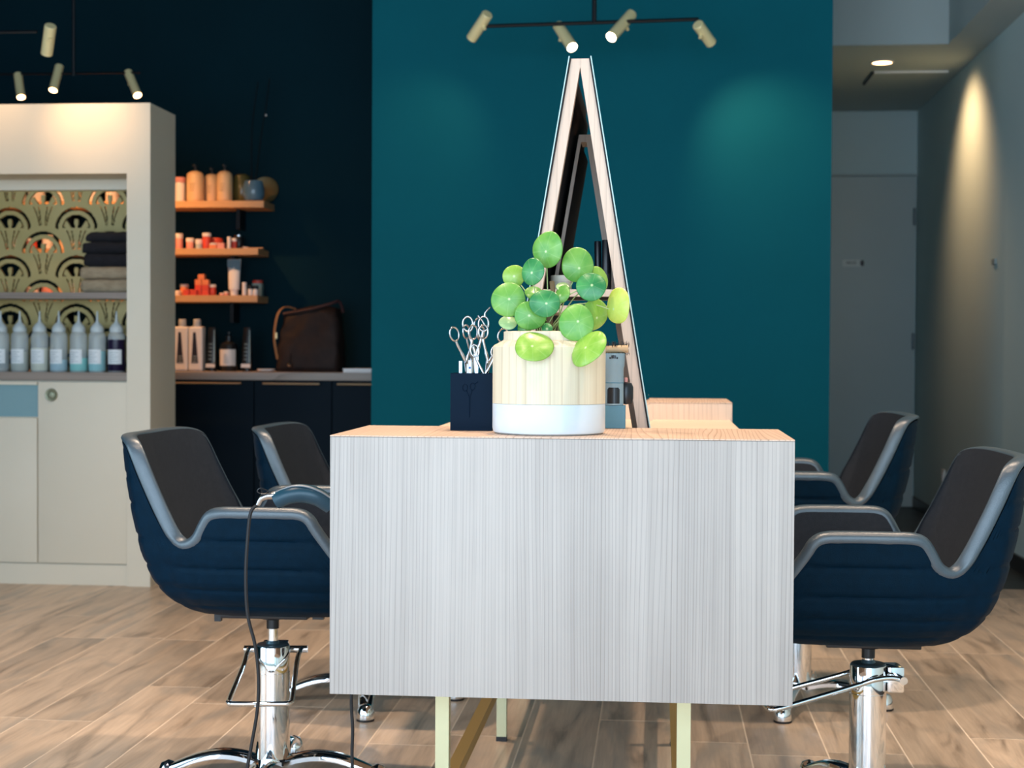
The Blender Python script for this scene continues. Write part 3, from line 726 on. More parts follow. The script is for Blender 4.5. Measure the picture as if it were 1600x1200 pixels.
def dark_tube(px, label):
    S = 7.55/F_PX; t = thing('dark_tube', label, 'tube', (up(px, 560, 7.55).x, 7.55, ZC), group='tall black tubes with silver print')
    prof = [(0, 8, 8), (8, 8, 8), (8.5, 8.5, 8), (40, 8, 5), (68, 6, 1.2), (70, 5.5, .6)]; vs = []; n = 16
    for z, rx, ry in prof:
        for i in range(n): a = 2*PI*i/n; vs.append((rx*S*math.cos(a), ry*S*math.sin(a), z*S))
    m_ = MB(); m_.poly(vs, [(j*n+i, j*n+(i+1) % n, (j+1)*n+(i+1) % n, (j+1)*n+i) for j in range(len(prof)-1) for i in range(n)]+[tuple(range(n))[::-1], tuple(range((len(prof)-1)*n, len(prof)*n))])
    m_.build('tube_body', M_black, t, sm=40)
    MB().box(-7.5*S, 7.5*S, -.028, -.024, 6*S, 12*S).build('white_band', M_whiteplast, t)
    p_ = MB(); p_.poly([(5*S, -.0275, 14*S), (7*S, -.0240, 14*S), (5.2*S, -.006, 66*S), (4.2*S, -.009, 66*S)], [(0, 1, 2, 3)])
    p_.build('silver_stripe', node_mat('silver_print', (.35, .5, .55), .35), t)
    q_ = MB()
    for k_ in range(5): q_.box(-3*S, 2.5*S, -.0285+.0009*k_*3, -.0277+.0009*k_*3, (18+6*k_)*S, (20.5+6*k_)*S)
    q_.build('print', node_mat('dim_print', (.12, .17, .19), .5), t)
dark_tube(331, 'tall black tube between the white bottles and the apothecary bottle')
dark_tube(386, 'tall black tube right of the apothecary bottle')
ap = thing('apothecary_bottle', 'dark pump bottle with a square white label on the back worktop', 'bottle', (up(357.5, 560, 7.56).x, 7.56, ZC))
S = 7.55/F_PX
MB().lathe([(13*S, 0), (14*S, 2*S), (14*S, 38*S), (12*S, 44*S), (5*S, 48*S), (4.6*S, 54*S)], 26).build('bottle_body', M_black, ap, sm=40)
MB().lathe([(5*S, 53*S), (5*S, 56*S), (1.5*S, 57*S), (1.5*S, 61*S), (3*S, 61*S), (3*S, 63*S)], 14).build('pump', M_black, ap, sm=40)
vs = []
for i in range(11):
    a = math.radians(-90-64+128*i/10)
    for z in (9*S, 35*S): vs.append((14.3*S*math.cos(a), 14.3*S*math.sin(a), z))
al = MB(); al.poly(vs, [(2*i, 2*i+2, 2*i+3, 2*i+1) for i in range(10)]); al_ = al.build('label', M_whiteplast, ap)
pr2 = MB()
for k_ in range(4): pr2.box(-5*S, 4*S-k_*S, -14.9*S, -14.2*S, (14+4*k_)*S, (15+4*k_)*S)
pr2.build('print', M_print, al_)
tg = thing('soap_dish', 'low white dish on the back worktop left of the bag', 'dish', (up(416, 560, 7.5).x, 7.5, ZC))
MB().lathe([(.03, 0), (.043, .006), (.045, .014), (.042, .014), (.03, .008), (.0005, .008)], 24).build('body', M_whiteplast, tg, sm=40)
# bag
S = 7.55/F_PX
bag = thing('leather_bag', 'slouched dark brown leather bag with a tan strap on the back worktop', 'bag', (up(486, 560, 7.6).x, 7.6, ZC))
bm = bmesh.new(); bmesh.ops.create_cube(bm, size=1)
bmesh.ops.subdivide_edges(bm, edges=bm.edges[:], cuts=9, use_grid_fill=True)
from mathutils import noise
for v_ in bm.verts:
    x, y, z = v_.co.x, v_.co.y, v_.co.z+.5
    hw = (53-7*z+3*math.sin(z*PI))*S; hd = (.10-.055*z**1.6)
    top = (100+13*(x)+5*math.cos(x*6))*S
    r_ = 1-.10*(abs(2*x)**4)*(abs(2*y)**2)
    v_.co = Vector((x*2*hw*r_+(2*S*z), y*2*hd*r_, z*top))
    nn = noise.noise_vector(Vector((v_.co.x*14, v_.co.y*14, v_.co.z*16)))
    if z > .03: v_.co += nn*.019*min(1, z*3)
    v_.co.y = max(v_.co.y, -.14)
me = bpy.data.meshes.new('bag_body'); bm.to_mesh(me); bm.free(); smooth(me)
add('bag_body', me, M_bag, bag)
MB().tube(catmull([(-50*S, -.06, 20*S), (-54*S, -.075, 55*S), (-50*S, -.06, 90*S), (-41*S, -.02, 103*S), (-25*S, .0, 100*S)], 5), .010, 8, flat=.4).build('strap', M_tan, bag, sm=40)
MB().tube(catmull([(-42*S, -.045, 92*S), (0, -.055, 99*S), (34*S, -.045, 108*S), (47*S, -.02, 112*S), (52*S, .0, 95*S)], 5), .007, 8).build('zip_edge', node_mat('oxblood_edge', (.05, .015, .015), .5), bag, sm=40)
MB().lathe([(.0005, -.012), (.009, -.009), (.013, 0), (.009, .009), (.0005, .012)], 14).build('charm', M_steel, bag, (-25*S, -.128, 11*S), sm=40)
MB().tube([(-25*S, -.122, 14*S), (-25*S, -.110, 30*S)], .002, 6).build('charm_cord', M_black, bag)
MB().box(-52*S, -49*S, -.085, -.070, 52*S, 62*S, bev=.002).build('buckle', M_brass, bag)
pp = thing('magazine', 'top white magazine lying at the right end of the back worktop', 'magazine', (-1.41, 7.50, ZC+.0105), -.03, group='magazines on the worktop')
MB().box(-.108, .098, -.14, .14, 0, .009, bev=.0015).build('pages', M_label, pp)
pp = thing('magazine', 'bottom white magazine under another at the right end of the worktop', 'magazine', (-1.415, 7.50, ZC), .0, group='magazines on the worktop')
MB().box(-.105, .105, -.145, .145, 0, .010, bev=.0015).build('pages', M_whiteplast, pp)

# ------------------------------------------------------------------ styling desk
ux0, ux1 = -.568, .234
DK = thing('styling_desk', 'pale ash styling desk with box ends on brass legs in the middle of the room', 'desk', (-.167, 3.6, 0))
def dk(name, mat, x0, x1, y0, y1, z0, z1, bev=0, parent=None):
    cx, cy = (x0+x1)/2, (y0+y1)/2
    o = MB().box(x0-cx, x1-cx, y0-cy, y1-cy, 0, z1-z0, bev=bev).build(name, mat, parent or DK, sm=30 if bev else None)
    o.location = (cx-DK.location.x, cy-DK.location.y, z0); return o
dk('front_panel', M_front, ux0, ux1, 2.640, 2.659, .398, .8495, .0008)
dk('top_panel', M_top, ux0, ux1, 2.6395, 3.004, .850, .8522)
dk('box_carcass', M_ash, ux0, ux1, 2.6595, 3.004, .398, .8495)
dk('worktop', M_work, -.545, .203, 3.0045, 4.30, .785, .812, .001)
dk('apron', M_ash, -.50, .16, 3.0045, 4.30, .735, .785)
dk('far_box_front', M_ash, -.545, .2085, 4.300, 4.319, .735, .858, .0008)
dk('far_box_top', M_top, -.545, .2085, 4.2995, 4.68, .8585, .861)
dk('far_box_carcass', M_ash, -.545, .2085, 4.3195, 4.68, .735, .858)
for x in (-.391, .053):
    for y in (2.80, 3.90, 4.50):
        zt_ = .398 if y < 3 else .735
        lg = dk('leg', M_brassleg, x-.0125, x+.0125, y, y+.025, .012, zt_)
        MB().box(-.0135, .0135, -.0135, .0135, -.012, 0).build('foot_pad', M_black, lg)
    bx = x+.001 if x < 0 else x-.006
    dk('side_rail', M_brassbar, bx-.0125, bx+.0125, 2.826, 3.899, .165, .190)
    dk('side_rail', M_brassbar, bx-.0125, bx+.0125, 3.926, 4.499, .165, .190)

# A-frame mirror: two timber frames joined by mirror panels leaning together
cx = -.156
MR = thing('mirror_easel', 'tall A-shaped ash mirror stand with black backing on the desk', 'mirror', (cx, 3.6, .8125))
H0 = .8125; TZ = 1.580; HW0 = .1385; HWT = .0175
def halfw(z): return HWT+(HW0-HWT)*(TZ-z)/(TZ-.850)
def aframe(y0, y1, bw=.0205):
    for s_ in (-1, 1):
        zb = H0 if s_ else 0
        ytop = TZ-.018
        vs = []
        for y in (y0, y1):
            o_b, o_t = halfw(H0), halfw(TZ-.018)
            vs += [(s_*o_b, y-3.6, 0), (s_*(o_b-bw), y-3.6, 0), (s_*max(0.0002, o_t-bw), y-3.6, ytop-H0), (s_*o_t, y-3.6, ytop-H0)]
        m_ = MB(); m_.poly(vs, [(0, 1, 2, 3), (4, 7, 6, 5), (0, 4, 5, 1), (1, 5, 6, 2), (2, 6, 7, 3), (3, 7, 4, 0)])
        m_.build('frame_leg', M_ash, MR)
    vs = []
    for y in (y0, y1):
        vs += [(-halfw(TZ-.018), y-3.6, TZ-.018-H0), (halfw(TZ-.018), y-3.6, TZ-.018-H0), (halfw(TZ), y-3.6, TZ-H0), (-halfw(TZ), y-3.6, TZ-H0)]
    m_ = MB(); m_.poly(vs, [(0, 1, 2, 3), (4, 7, 6, 5), (0, 4, 5, 1), (1, 5, 6, 2), (2, 6, 7, 3), (3, 7, 4, 0)]); m_.build('frame_cap', M_ash, MR)
aframe(3.05, 3.075)
def prism(name, mat, pts, y0, y1):
    n_ = len(pts); m_ = MB()
    m_.poly([(x, y-3.6, z-H0) for y in (y0, y1) for x, z in pts], [tuple(range(n_)), tuple(range(n_, 2*n_))[::-1]]+[(k_, (k_+1) % n_, n_+(k_+1) % n_, n_+k_) for k_ in range(n_)])
    return m_.build(name, mat, MR)
for s_ in (-1, 1):
    for nm, o0, o1, mt, ya, yb, z1 in (('backing', .0, .0032, M_mback, 3.047, 3.722, TZ), ('mirror_glass', .0034, .0056, M_mirror, 3.045, 3.724, TZ+.004)):
        prism(nm, mt, [(s_*(halfw(H0+.001)+o0), H0+.001), (s_*(halfw(H0+.001)+o1), H0+.001), (s_*(halfw(z1)+o1), z1), (s_*(halfw(z1)+o0), z1)], ya, yb)
    prism('glass_edge', M_gedge, [(s_*(halfw(H0+.001)+.0034), H0+.001), (s_*(halfw(H0+.001)+.0056), H0+.001), (s_*(halfw(TZ+.004)+.0056), TZ+.004), (s_*(halfw(TZ+.004)+.0034), TZ+.004)], 3.043, 3.0448)
    prism('inner_board', M_mback, [(s_*(halfw(H0+.001)-.010), H0+.001), (s_*(halfw(H0+.001)-.0005), H0+.001), (s_*(halfw(1.545)-.0005), 1.545), (s_*(halfw(1.545)-.010), 1.545)], 3.0755, 3.72)
# the smaller A nested between the boards
AZ = 1.468
def ih(z): return max(.0, .0155+(.118-.0155)*(AZ-z)/(AZ-.85))
for s_, bw in ((-1, .0075), (1, .017)):
    lo_, hi_ = H0+.002, AZ-.016
    prism('inner_frame_leg', M_ash, [(s_*ih(lo_), lo_), (s_*(ih(lo_)-bw), lo_), (s_*max(.0006, ih(hi_)-bw), hi_), (s_*ih(hi_), hi_)], 3.320, 3.332)
    prism('inner_frame_panel', M_mback, [(s_*ih(lo_), lo_), (s_*(ih(lo_)-.007), lo_), (s_*max(.0006, ih(hi_)-.007), hi_), (s_*ih(hi_), hi_)], 3.3325, 3.66)
prism('inner_frame_cap', M_ash, [(-ih(AZ-.016), AZ-.016), (ih(AZ-.016), AZ-.016), (ih(AZ), AZ), (-ih(AZ), AZ)], 3.320, 3.40)
hs = halfw(1.12)-.0225
MB().box(-hs, hs, 3.052-3.6, 3.30-3.6, 1.110-H0, 1.124-H0).build('shelf_board', M_ash, MR)
hs2 = halfw(1.09)-.0225
MB().box(-hs2, hs2, 3.052-3.6, 3.30-3.6, 1.078-H0, 1.092-H0).build('shelf_board', M_ash, MR)
hs3 = halfw(.83)-.0225
MB().box(-hs3, hs3, 3.052-3.6, 3.30-3.6, .0, .018).build('base_board', M_ash, MR)
# things on the easel shelf
def black_bottle(px, w, top_py, label, Y=3.12, lean=0):
    p = up(px, 450, Y); zt_ = up(px, top_py, Y).z; z0 = 1.1245; Hh = zt_-z0; r = w/2*Y/F_PX
    t = thing('spray_bottle', label, 'bottle', (p.x, Y, z0), group='black bottles on the easel shelf'); t.rotation_euler = (0, lean, 0)
    MB().lathe([(r*.95, 0), (r, .002), (r, Hh*.32), (r*.98, Hh*.33)], 20).build('bottle_body', node_mat('charcoal_bottle', (.03, .034, .036), .4), t, sm=40)
    MB().lathe([(r*.98, Hh*.33), (r*.98, Hh*.985), (r*.9, Hh)], 20).build('cap', M_black, t, sm=40)
black_bottle(947.5, 15, 375, 'black capped bottle nearest the right leg of the mirror stand', 3.12)
black_bottle(935, 11, 377, 'slimmer black capped bottle left of the other on the easel shelf', 3.15, -.02)
wj = thing('hair_wax_jar', 'pale lidded jar on the easel shelf behind the plant leaves', 'jar', (up(877, 450, 3.13).x, 3.13, 1.1245))
MB().lathe([(.020, 0), (.021, .002), (.021, .017)], 24).build('body', node_mat('pale_jar', (.55, .58, .50), .35), wj, sm=40)
MB().lathe([(.0215, .0172), (.022, .018), (.022, .030), (.020, .031)], 24).build('lid', node_mat('pale_lid', (.60, .62, .56), .35), wj, sm=40)

# ------------------------------------------------------------------ planter with round-leaved plant
PL_ = thing('pilea_plant', 'round-leaved green plant in a white and wooden pot on the near desk end', 'plant', (-.195, 2.778, .8525))
pr_in = [(.0955, 0), (.1005, .003), (.1022, .010), (.1022, .054)]
MB().lathe(pr_in+[(.1015, .0542), (.0, .0542)], 64).build('pot_base', M_white, PL_, sm=40)
MB().lathe([(.1022, .0545), (.1022, .156), (.0995, .159), (.0832, .168), (.0825, .171), (.0825, .183), (.080, .184), (.074, .184), (.074, .150)], 64, cap=False).build('pot_upper', wood('pale_pine_pot', (.80, .70, .52), (.62, .50, .34), 'Z', 260, 45, .5, .5, .5, 7.7), PL_, sm=40)
MB().lathe([(.0005, .176), (.04, .178), (.0742, .172)], 40, cap=False).build('soil', M_potting, PL_, sm=40)
leaves = [ # px, py, rx, ry, roll deg, colour, depth Y
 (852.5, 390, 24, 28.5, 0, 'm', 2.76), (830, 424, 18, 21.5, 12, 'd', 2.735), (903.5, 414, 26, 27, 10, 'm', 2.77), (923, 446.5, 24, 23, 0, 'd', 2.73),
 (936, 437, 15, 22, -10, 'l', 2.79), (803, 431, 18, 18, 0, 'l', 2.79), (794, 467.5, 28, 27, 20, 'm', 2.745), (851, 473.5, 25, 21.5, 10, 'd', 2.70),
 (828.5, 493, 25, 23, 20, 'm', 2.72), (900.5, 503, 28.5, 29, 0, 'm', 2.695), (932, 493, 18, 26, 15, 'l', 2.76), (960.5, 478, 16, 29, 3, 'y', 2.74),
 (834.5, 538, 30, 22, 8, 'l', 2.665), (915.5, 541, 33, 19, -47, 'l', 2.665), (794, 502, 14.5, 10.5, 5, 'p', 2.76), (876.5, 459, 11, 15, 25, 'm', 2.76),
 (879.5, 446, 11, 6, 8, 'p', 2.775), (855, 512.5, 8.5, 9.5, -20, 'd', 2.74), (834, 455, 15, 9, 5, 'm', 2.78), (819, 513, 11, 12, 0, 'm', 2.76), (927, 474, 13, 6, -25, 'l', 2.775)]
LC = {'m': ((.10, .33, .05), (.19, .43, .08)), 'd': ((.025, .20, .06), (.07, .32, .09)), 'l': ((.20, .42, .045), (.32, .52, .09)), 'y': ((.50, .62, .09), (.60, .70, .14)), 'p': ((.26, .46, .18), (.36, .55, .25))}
LM = {}
for k_, (c1, c2) in LC.items():
    m = noisy('leaf_'+{'m': 'green', 'd': 'deep_green', 'l': 'light_green', 'y': 'lime', 'p': 'pale_green'}[k_], c1, c2, (38, 38, 38), .33, .25, Subsurface_Weight=0.0)
    N, L, b = nt(m)
    # pale dot and faint veins around the petiole joint (object origin)
    tc = N.new('ShaderNodeTexCoord'); ln = N.new('ShaderNodeVectorMath'); ln.operation = 'LENGTH'; L.new(tc.outputs['Object'], ln.inputs[0])
    rp = N.new('ShaderNodeMapRange'); rp.inputs['From Min'].default_value = .0006; rp.inputs['From Max'].default_value = .0032; rp.inputs['To Min'].default_value = 1; rp.inputs['To Max'].default_value = 0
    L.new(ln.outputs['Value'], rp.inputs[0])
    gt = N.new('ShaderNodeTexGradient'); gt.gradient_type = 'RADIAL'; L.new(tc.outputs['Object'], gt.inputs[0])
    m7 = N.new('ShaderNodeMath'); m7.operation = 'MULTIPLY'; m7.inputs[1].default_value = 7; L.new(gt.outputs['Fac'], m7.inputs[0])
    pp_ = N.new('ShaderNodeMath'); pp_.operation = 'PINGPONG'; pp_.inputs[1].default_value = .5; L.new(m7.outputs[0], pp_.inputs[0])
    rv = N.new('ShaderNodeMapRange'); rv.inputs['From Min'].default_value = .0; rv.inputs['From Max'].default_value = .07; rv.inputs['To Min'].default_value = .13; rv.inputs['To Max'].default_value = 0
    L.new(pp_.outputs[0], rv.inputs[0])
    mxx = N.new('ShaderNodeMath'); mxx.operation = 'MAXIMUM'; L.new(rp.outputs[0], mxx.inputs[0]); L.new(rv.outputs[0], mxx.inputs[1])
    mixc = N.new('ShaderNodeMix'); mixc.data_type = 'RGBA'; mixc.inputs[7].default_value = (.62, .75, .38, 1)
    src = b.inputs['Base Color'].links[0].from_socket
    L.new(mxx.outputs[0], mixc.inputs[0]); L.new(src, mixc.inputs[6]); L.new(mixc.outputs[2], b.inputs['Base Color'])
    LM[k_] = m
base_pt = Vector((-.195, 2.775, .8525+.170))
rl = random.Random(11)
for i, (px, py, rx, ry, roll, ck, Y) in enumerate(leaves):
    c = up(px, py, Y); S = Y/F_PX; a, b_ = rx*S, ry*S
    R_ = max(a, b_); ratio = min(a, b_)/R_
    til = math.acos(max(.35, ratio))*.9
    # disc in local xy, petiole joint offset towards the plant centre
    n = 36; rings = [0, .25, .5, .75, .93, 1.0]; vs = [(0, 0, 0)]; off = Vector((rl.uniform(-.12, .12), rl.uniform(-.05, .25)))*R_
    ph = rl.uniform(0, 6)
    if rl.random() < 1:
        for q, rr_ in enumerate(rings[1:]):
            for k_ in range(n):
                th_ = 2*PI*k_/n
                wob = 1+.025*math.sin(2*th_+ph)+.02*math.sin(3*th_+ph*2)
                x = R_*rr_*math.cos(th_)*wob+off.x*rr_; y = R_*rr_*math.sin(th_)*wob+off.y*rr_
                if a < b_: x *= 1
                z = -.20*R_*rr_**2+.035*R_*math.sin(3*th_+ph)*rr_**2-.02*R_*(rr_**8)
                vs.append((x, y, z))
    fs = [(0, 1+k_, 1+(k_+1) % n) for k_ in range(n)]
    for q in range(len(rings)-2):
        for k_ in range(n): fs.append((1+q*n+k_, 1+(q+1)*n+k_, 1+(q+1)*n+(k_+1) % n, 1+q*n+(k_+1) % n))
    lm_ = MB(); lm_.poly(vs, fs); me = lm_.mesh('leaf', 1)
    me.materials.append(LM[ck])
    # make upper side face the viewer side, tilted so the outline narrows along its short axis
    minor = Vector((1, 0, 0)) if a < b_ else Vector((0, 1, 0))
    major = Vector((0, 1, 0)) if a < b_ else Vector((1, 0, 0))
    sg = 1 if (px > 905 and a < b_) or (a >= b_) else -1
    if ck == 'y': sg = -1
    tilt = Matrix.Rotation(til*(sg if a < b_ else -1), 4, major)
    flat = Matrix(((a/R_ if ratio > .85 else 1, 0, 0, 0), (0, b_/R_ if ratio > .85 else 1, 0, 0), (0, 0, 1, 0), (0, 0, 0, 1)))
    if ratio > .85: tilt = Matrix.Rotation(-.18+rl.uniform(-.1, .1), 4, 'X') @ Matrix.Rotation(rl.uniform(-.2, .2), 4, 'Y')
    stand = Matrix(((1, 0, 0, 0), (0, 0, -1, 0), (0, 1, 0, 0), (0, 0, 0, 1)))      # local z -> towards -Y
    Mw = stand @ Matrix.Rotation(-math.radians(roll), 4, 'Z') @ tilt @ flat
    # bake tilt so that the object keeps only position
    jo = Vector(Mw @ Vector((off.x, off.y, 0)))
    for v_ in me.vertices: v_.co = v_.co
    o = add('leaf', me, None, PL_)
    o.matrix_local = Matrix.Translation(c-PL_.location-jo*.9) @ Mw
    sol = o.modifiers.new('thick', 'SOLIDIFY'); sol.thickness = .0009; sol.offset = -1
    tip = c-jo*.9-Vector((0, -.0008, 0))
    bs = base_pt+Vector((rl.uniform(-.018, .018), rl.uniform(-.015, .015), 0))
    if py > 525: bs = base_pt+Vector((.03 if px > 860 else -.03, -.03, .008))
    mid = (tip+bs)/2+Vector((0, .006, abs(tip.x-bs.x)*.28))
    back = tip+Vector((0, .012, -.002))
    MB().tube([p-PL_.location for p in catmull([bs, mid, back, tip], 5)], .0011, 6).build('leaf_stalk', M_stemg, PL_, sm=40)
MB().tube(catmull([(0, -.003, .172), (.002, -.006, .215), (.006, -.003, .252), (.004, 0, .275)], 5), [.0055]*10+[.0045]*6, 8).build('main_stem', node_mat('bark_brown', (.16, .10, .05), .7), PL_, sm=40)

# ------------------------------------------------------------------ scissor box and scissors
SB = thing('scissor_box', 'glossy navy box with an embossed scissor mark, holding steel scissors', 'box', (-.3435, 2.872, .8525), -.0)
hx, hy, hz = .0395, .037, .1065
mm = MB(); t_ = .003
mm.box(-hx, hx, -hy, -hy+t_, 0, hz, bev=.0008); mm.box(-hx, hx, hy-t_, hy, 0, hz, bev=.0008)
mm.box(-hx, -hx+t_, -hy+t_, hy-t_, 0, hz); mm.box(hx-t_, hx, -hy+t_, hy-t_, 0, hz); mm.box(-hx+t_, hx-t_, -hy+t_, hy-t_, 0, .003)
mm.build('box_body', M_navy, SB)
em = MB()
def ell(cx_, cz_, rx_, rz_, y, n=14): return [(cx_+rx_*math.cos(2*PI*i/n), y, cz_+rz_*math.sin(2*PI*i/n)) for i in range(n)]
ye = -hy-.0003
em.tube(ell(-.012, .080, .0045, .0065, ye), .0008, 6, closed=True); em.tube(ell(.002, .082, .0045, .0065, ye), .0008, 6, closed=True)
em.tube([(-.009, ye, .074), (-.004, ye, .062), (-.004, ye, .025)], .0009, 6); em.tube([(.001, ye, .075), (-.003, ye, .062), (-.0035, ye, .025)], .0009, 6)
em.tube([(.006, ye, .086), (.012, ye, .091)], .0008, 6)
em.build('embossed_scissors', M_navy, SB, sm=40)
def scissors(label, px, py, rot, Y, openg=.10, size=1.0, hook=True, yaw=0.0, hookdir=1):
    """origin at the pivot; rings up, blades down into the box"""
    top = up(px, py, Y)
    t = thing('scissors', label, 'scissors', tuple(top), group='steel scissors in the navy box')
    zb = .8525+.0035
    Lb = .062*size
    for s_ in (-1, 1):
        a = s_*openg
        m_ = MB()
        Mx = Matrix.Rotation(a, 4, 'Y')
        # shank and ring
        sh = [(0, 0, 0), (s_*.004, 0, .016), (s_*.009, 0, .034), (s_*.010, 0, .042)]
        m_.tube([Mx @ Vector(p)*size for p in catmull(sh, 4)], [.0030*size]*5+[.0022*size]*8, 8, flat=.6, up=(0, 1, 0))
        rg = [(s_*.0105+.0085*math.cos(2*PI*i/20), 0, .0545+.0125*math.sin(2*PI*i/20)) for i in range(20)]
        m_.tube([Mx @ Vector(p)*size for p in rg], .0017*size, 8, closed=True)
        if hook and s_ == hookdir:
            hk = [(s_*.0105+.002, 0, .0665), (s_*.013, 0, .074), (s_*.021, 0, .083)]
            m_.tube([Mx @ Vector(p)*size for p in catmull(hk, 4)], [.0018*size, .0018*size, .0017*size, .0016*size, .0015*size, .0015*size, .0014*size, .0013*size, .0010*size], 8)
        m_.build('handle', M_steel, t, sm=50)
        bl = MB()
        Mb = Matrix.Rotation(s_*.02, 4, 'Y')
        bl.poly([Mb @ Vector(p) for p in ((-.0045, -.0011*s_, .004), (.0045, -.0011*s_, .004), (.0045, .0011+.0011*s_, .004), (-.0045, .0011+.0011*s_, .004), (-.0008+.002*s_, -.0011*s_, -Lb), (.0008+.002*s_, -.0011*s_, -Lb), (.0008+.002*s_, .0008+.0011*s_, -Lb), (-.0008+.002*s_, .0008+.0011*s_, -Lb))],
                [(0, 1, 2, 3), (4, 7, 6, 5), (0, 4, 5, 1), (1, 5, 6, 2), (2, 6, 7, 3), (3, 7, 4, 0)])
        bl.build('blade', M_steel, t)
    MB().lathe([(.0005, .0028), (.0028, .0024), (.0030, -.0024), (.0005, -.0028)], 12, M=Matrix.Rotation(PI/2, 4, 'X')).build('pivot_screw', M_steel, t, sm=40)
    t.rotation_euler = (0, rot, yaw)
    return t
scissors('steel scissors leaning left with a round ring at the far left of the box', 728.5, 566, -.10, 2.868, .14, 1.05, True, .5, 1)
scissors('tallest steel scissors with a curved finger hook pointing up', 744, 556, -.02, 2.880, .05, 1.12, True, .15, 1)
scissors('steel scissors behind the tall hooked pair, rings side by side', 738, 563, .06, 2.893, .16, 1.02, False, .9)
scissors('steel scissors with low rings in the middle front of the box', 757, 588, .02, 2.856, .20, .92, False, .0)
scissors('steel scissors leaning right against the plant pot with a hook', 763, 566, .16, 2.873, .14, 1.05, True, .3, -1)
cl = thing('clip', 'steel sectioning clip with a blue dot standing in the navy box', 'hair clip', (-.3485, 2.853, .8562))
MB().box(-.0035, .0035, -.002, .002, 0, .128, bev=.0008).box(-.0055, -.0035, -.002, .002, .02, .12).build('body', M_steel, cl)
MB().lathe([(.0005, .0015), (.0022, .001), (.0022, 0)], 12, M=Matrix.Translation((0, -.002, .113)) @ Matrix.Rotation(PI/2, 4, 'X')).build('dot', node_mat('blue_dot', (.02, .08, .35), .4), cl)
cl = thing('clip', 'plain long steel clip standing at the left of the navy box', 'hair clip', (-.368, 2.868, .8562))
MB().box(-.0035, .0035, -.002, .002, 0, .126, bev=.0008).build('body', M_steel, cl)

# ------------------------------------------------------------------ blue tool holder right of the plant
TH = thing('tool_holder', 'square teal blue tray box right of the plant pot', 'box', (-.083, 2.985, .8525))
MB().box(-.0225, .0225, -.0165, .0165, 0, .0445, bev=.001).build('box_body', M_bluebox, TH)
TC = thing('comb_cup', 'tall grey-blue cup with cut-outs standing in the teal box', 'cup', (-.0835, 2.985, .8975))
n = 28; prof = [(.019, 0), (.019, .072), (.0205, .075), (.0215, .100), (.0205, .100), (.0195, .076), (.0175, .070), (.0175, .002)]
MB().lathe(prof, n, cap=False).build('cup_body', M_bluecup, TC, sm=30)
MB().lathe([(.0192, .042), (.0197, .0425), (.0197, .0435), (.0192, .044)], n, cap=False).build('seam_ring', M_bluebox, TC, sm=30)
wv = MB(); vs = []
for i in range(9):
    a = math.radians(-90-38+76*i/8)
    for z in (.003, .034): vs.append((.0194*math.cos(a), .0194*math.sin(a), z-(.004 if z > .01 and i in (0, 8) else 0)))
wv.poly(vs, [(2*i, 2*i+2, 2*i+3, 2*i+1) for i in range(8)]); wv.build('window', M_black, TC)
wv = MB(); vs = []
for k_, (a0, zc_, hz_) in enumerate(((-108, .091, .0018), (-98, .093, .003), (-90, .0935, .0032), (-82, .093, .003), (-72, .091, .0018))):
    vs = []
    for i in range(4):
        a = math.radians(a0-3.6+7.2*i/3)
        for z in (zc_-hz_, zc_+hz_): vs.append((.0222*math.cos(a), .0222*math.sin(a), z))
    wv.poly(vs, [(2*i, 2*i+2, 2*i+3, 2*i+1) for i in range(3)])
wv.build('vent_slots', M_black, TC)
# round brush with bristles
HB = thing('hairbrush', 'black bristled round brush lying across the grey-blue cup', 'brush', (-.080, 2.985, 1.0045))
bh = MB().tube([(-.024, 0, 0), (.024, 0, .002)], .0075, 12)
bh.build('barrel', node_mat('pale_brush_wood', (.62, .42, .24), .5), HB, sm=40)
br = MB(); rb = random.Random(5)
for i in range(260):
    x = rb.uniform(-.026, .026); a = rb.uniform(0, 2*PI); L_ = rb.uniform(.0135, .0175)
    if math.sin(a) < -.55 and True: L_ *= .75
    p0 = Vector((x, math.cos(a)*.007, math.sin(a)*.007)); p1 = Vector((x+rb.uniform(-.002, .002), math.cos(a)*L_, math.sin(a)*L_))
    if p1.y < -.006 and abs(p1.z) < .009: continue
    br.tube([p0, p1], .0005, 4)
bo = br.build('bristles', M_black, HB); bo['kind'] = 'stuff'
# black clipper beside the cup
KC = thing('clipper', 'round black clipper guard between the blue cup and the mirror leg', 'clipper', (-.0605, 3.012, .8975))
MB().lathe([(.0005, 0), (.012, .002), (.0145, .012), (.0145, .034), (.011, .042), (.0005, .044)], 18).build('body', M_black, KC, sm=40)
MB().lathe([(.0005, 0), (.0035, .001), (.0035, .009), (.0005, .010)], 12).build('button', M_pink, KC, (0, 0, .043), sm=40)
KB = thing('small_bottle', 'pale round-topped bottle just behind the right foot of the mirror stand', 'bottle', (up(1006, 600, 3.7).x, 3.7, .8125))
MB().lathe([(.011, 0), (.012, .002), (.012, .085), (.010, .092), (.0005, .094)], 18).build('bottle_body', node_mat('beige_bottle', (.55, .53, .40), .4), KB, sm=40)

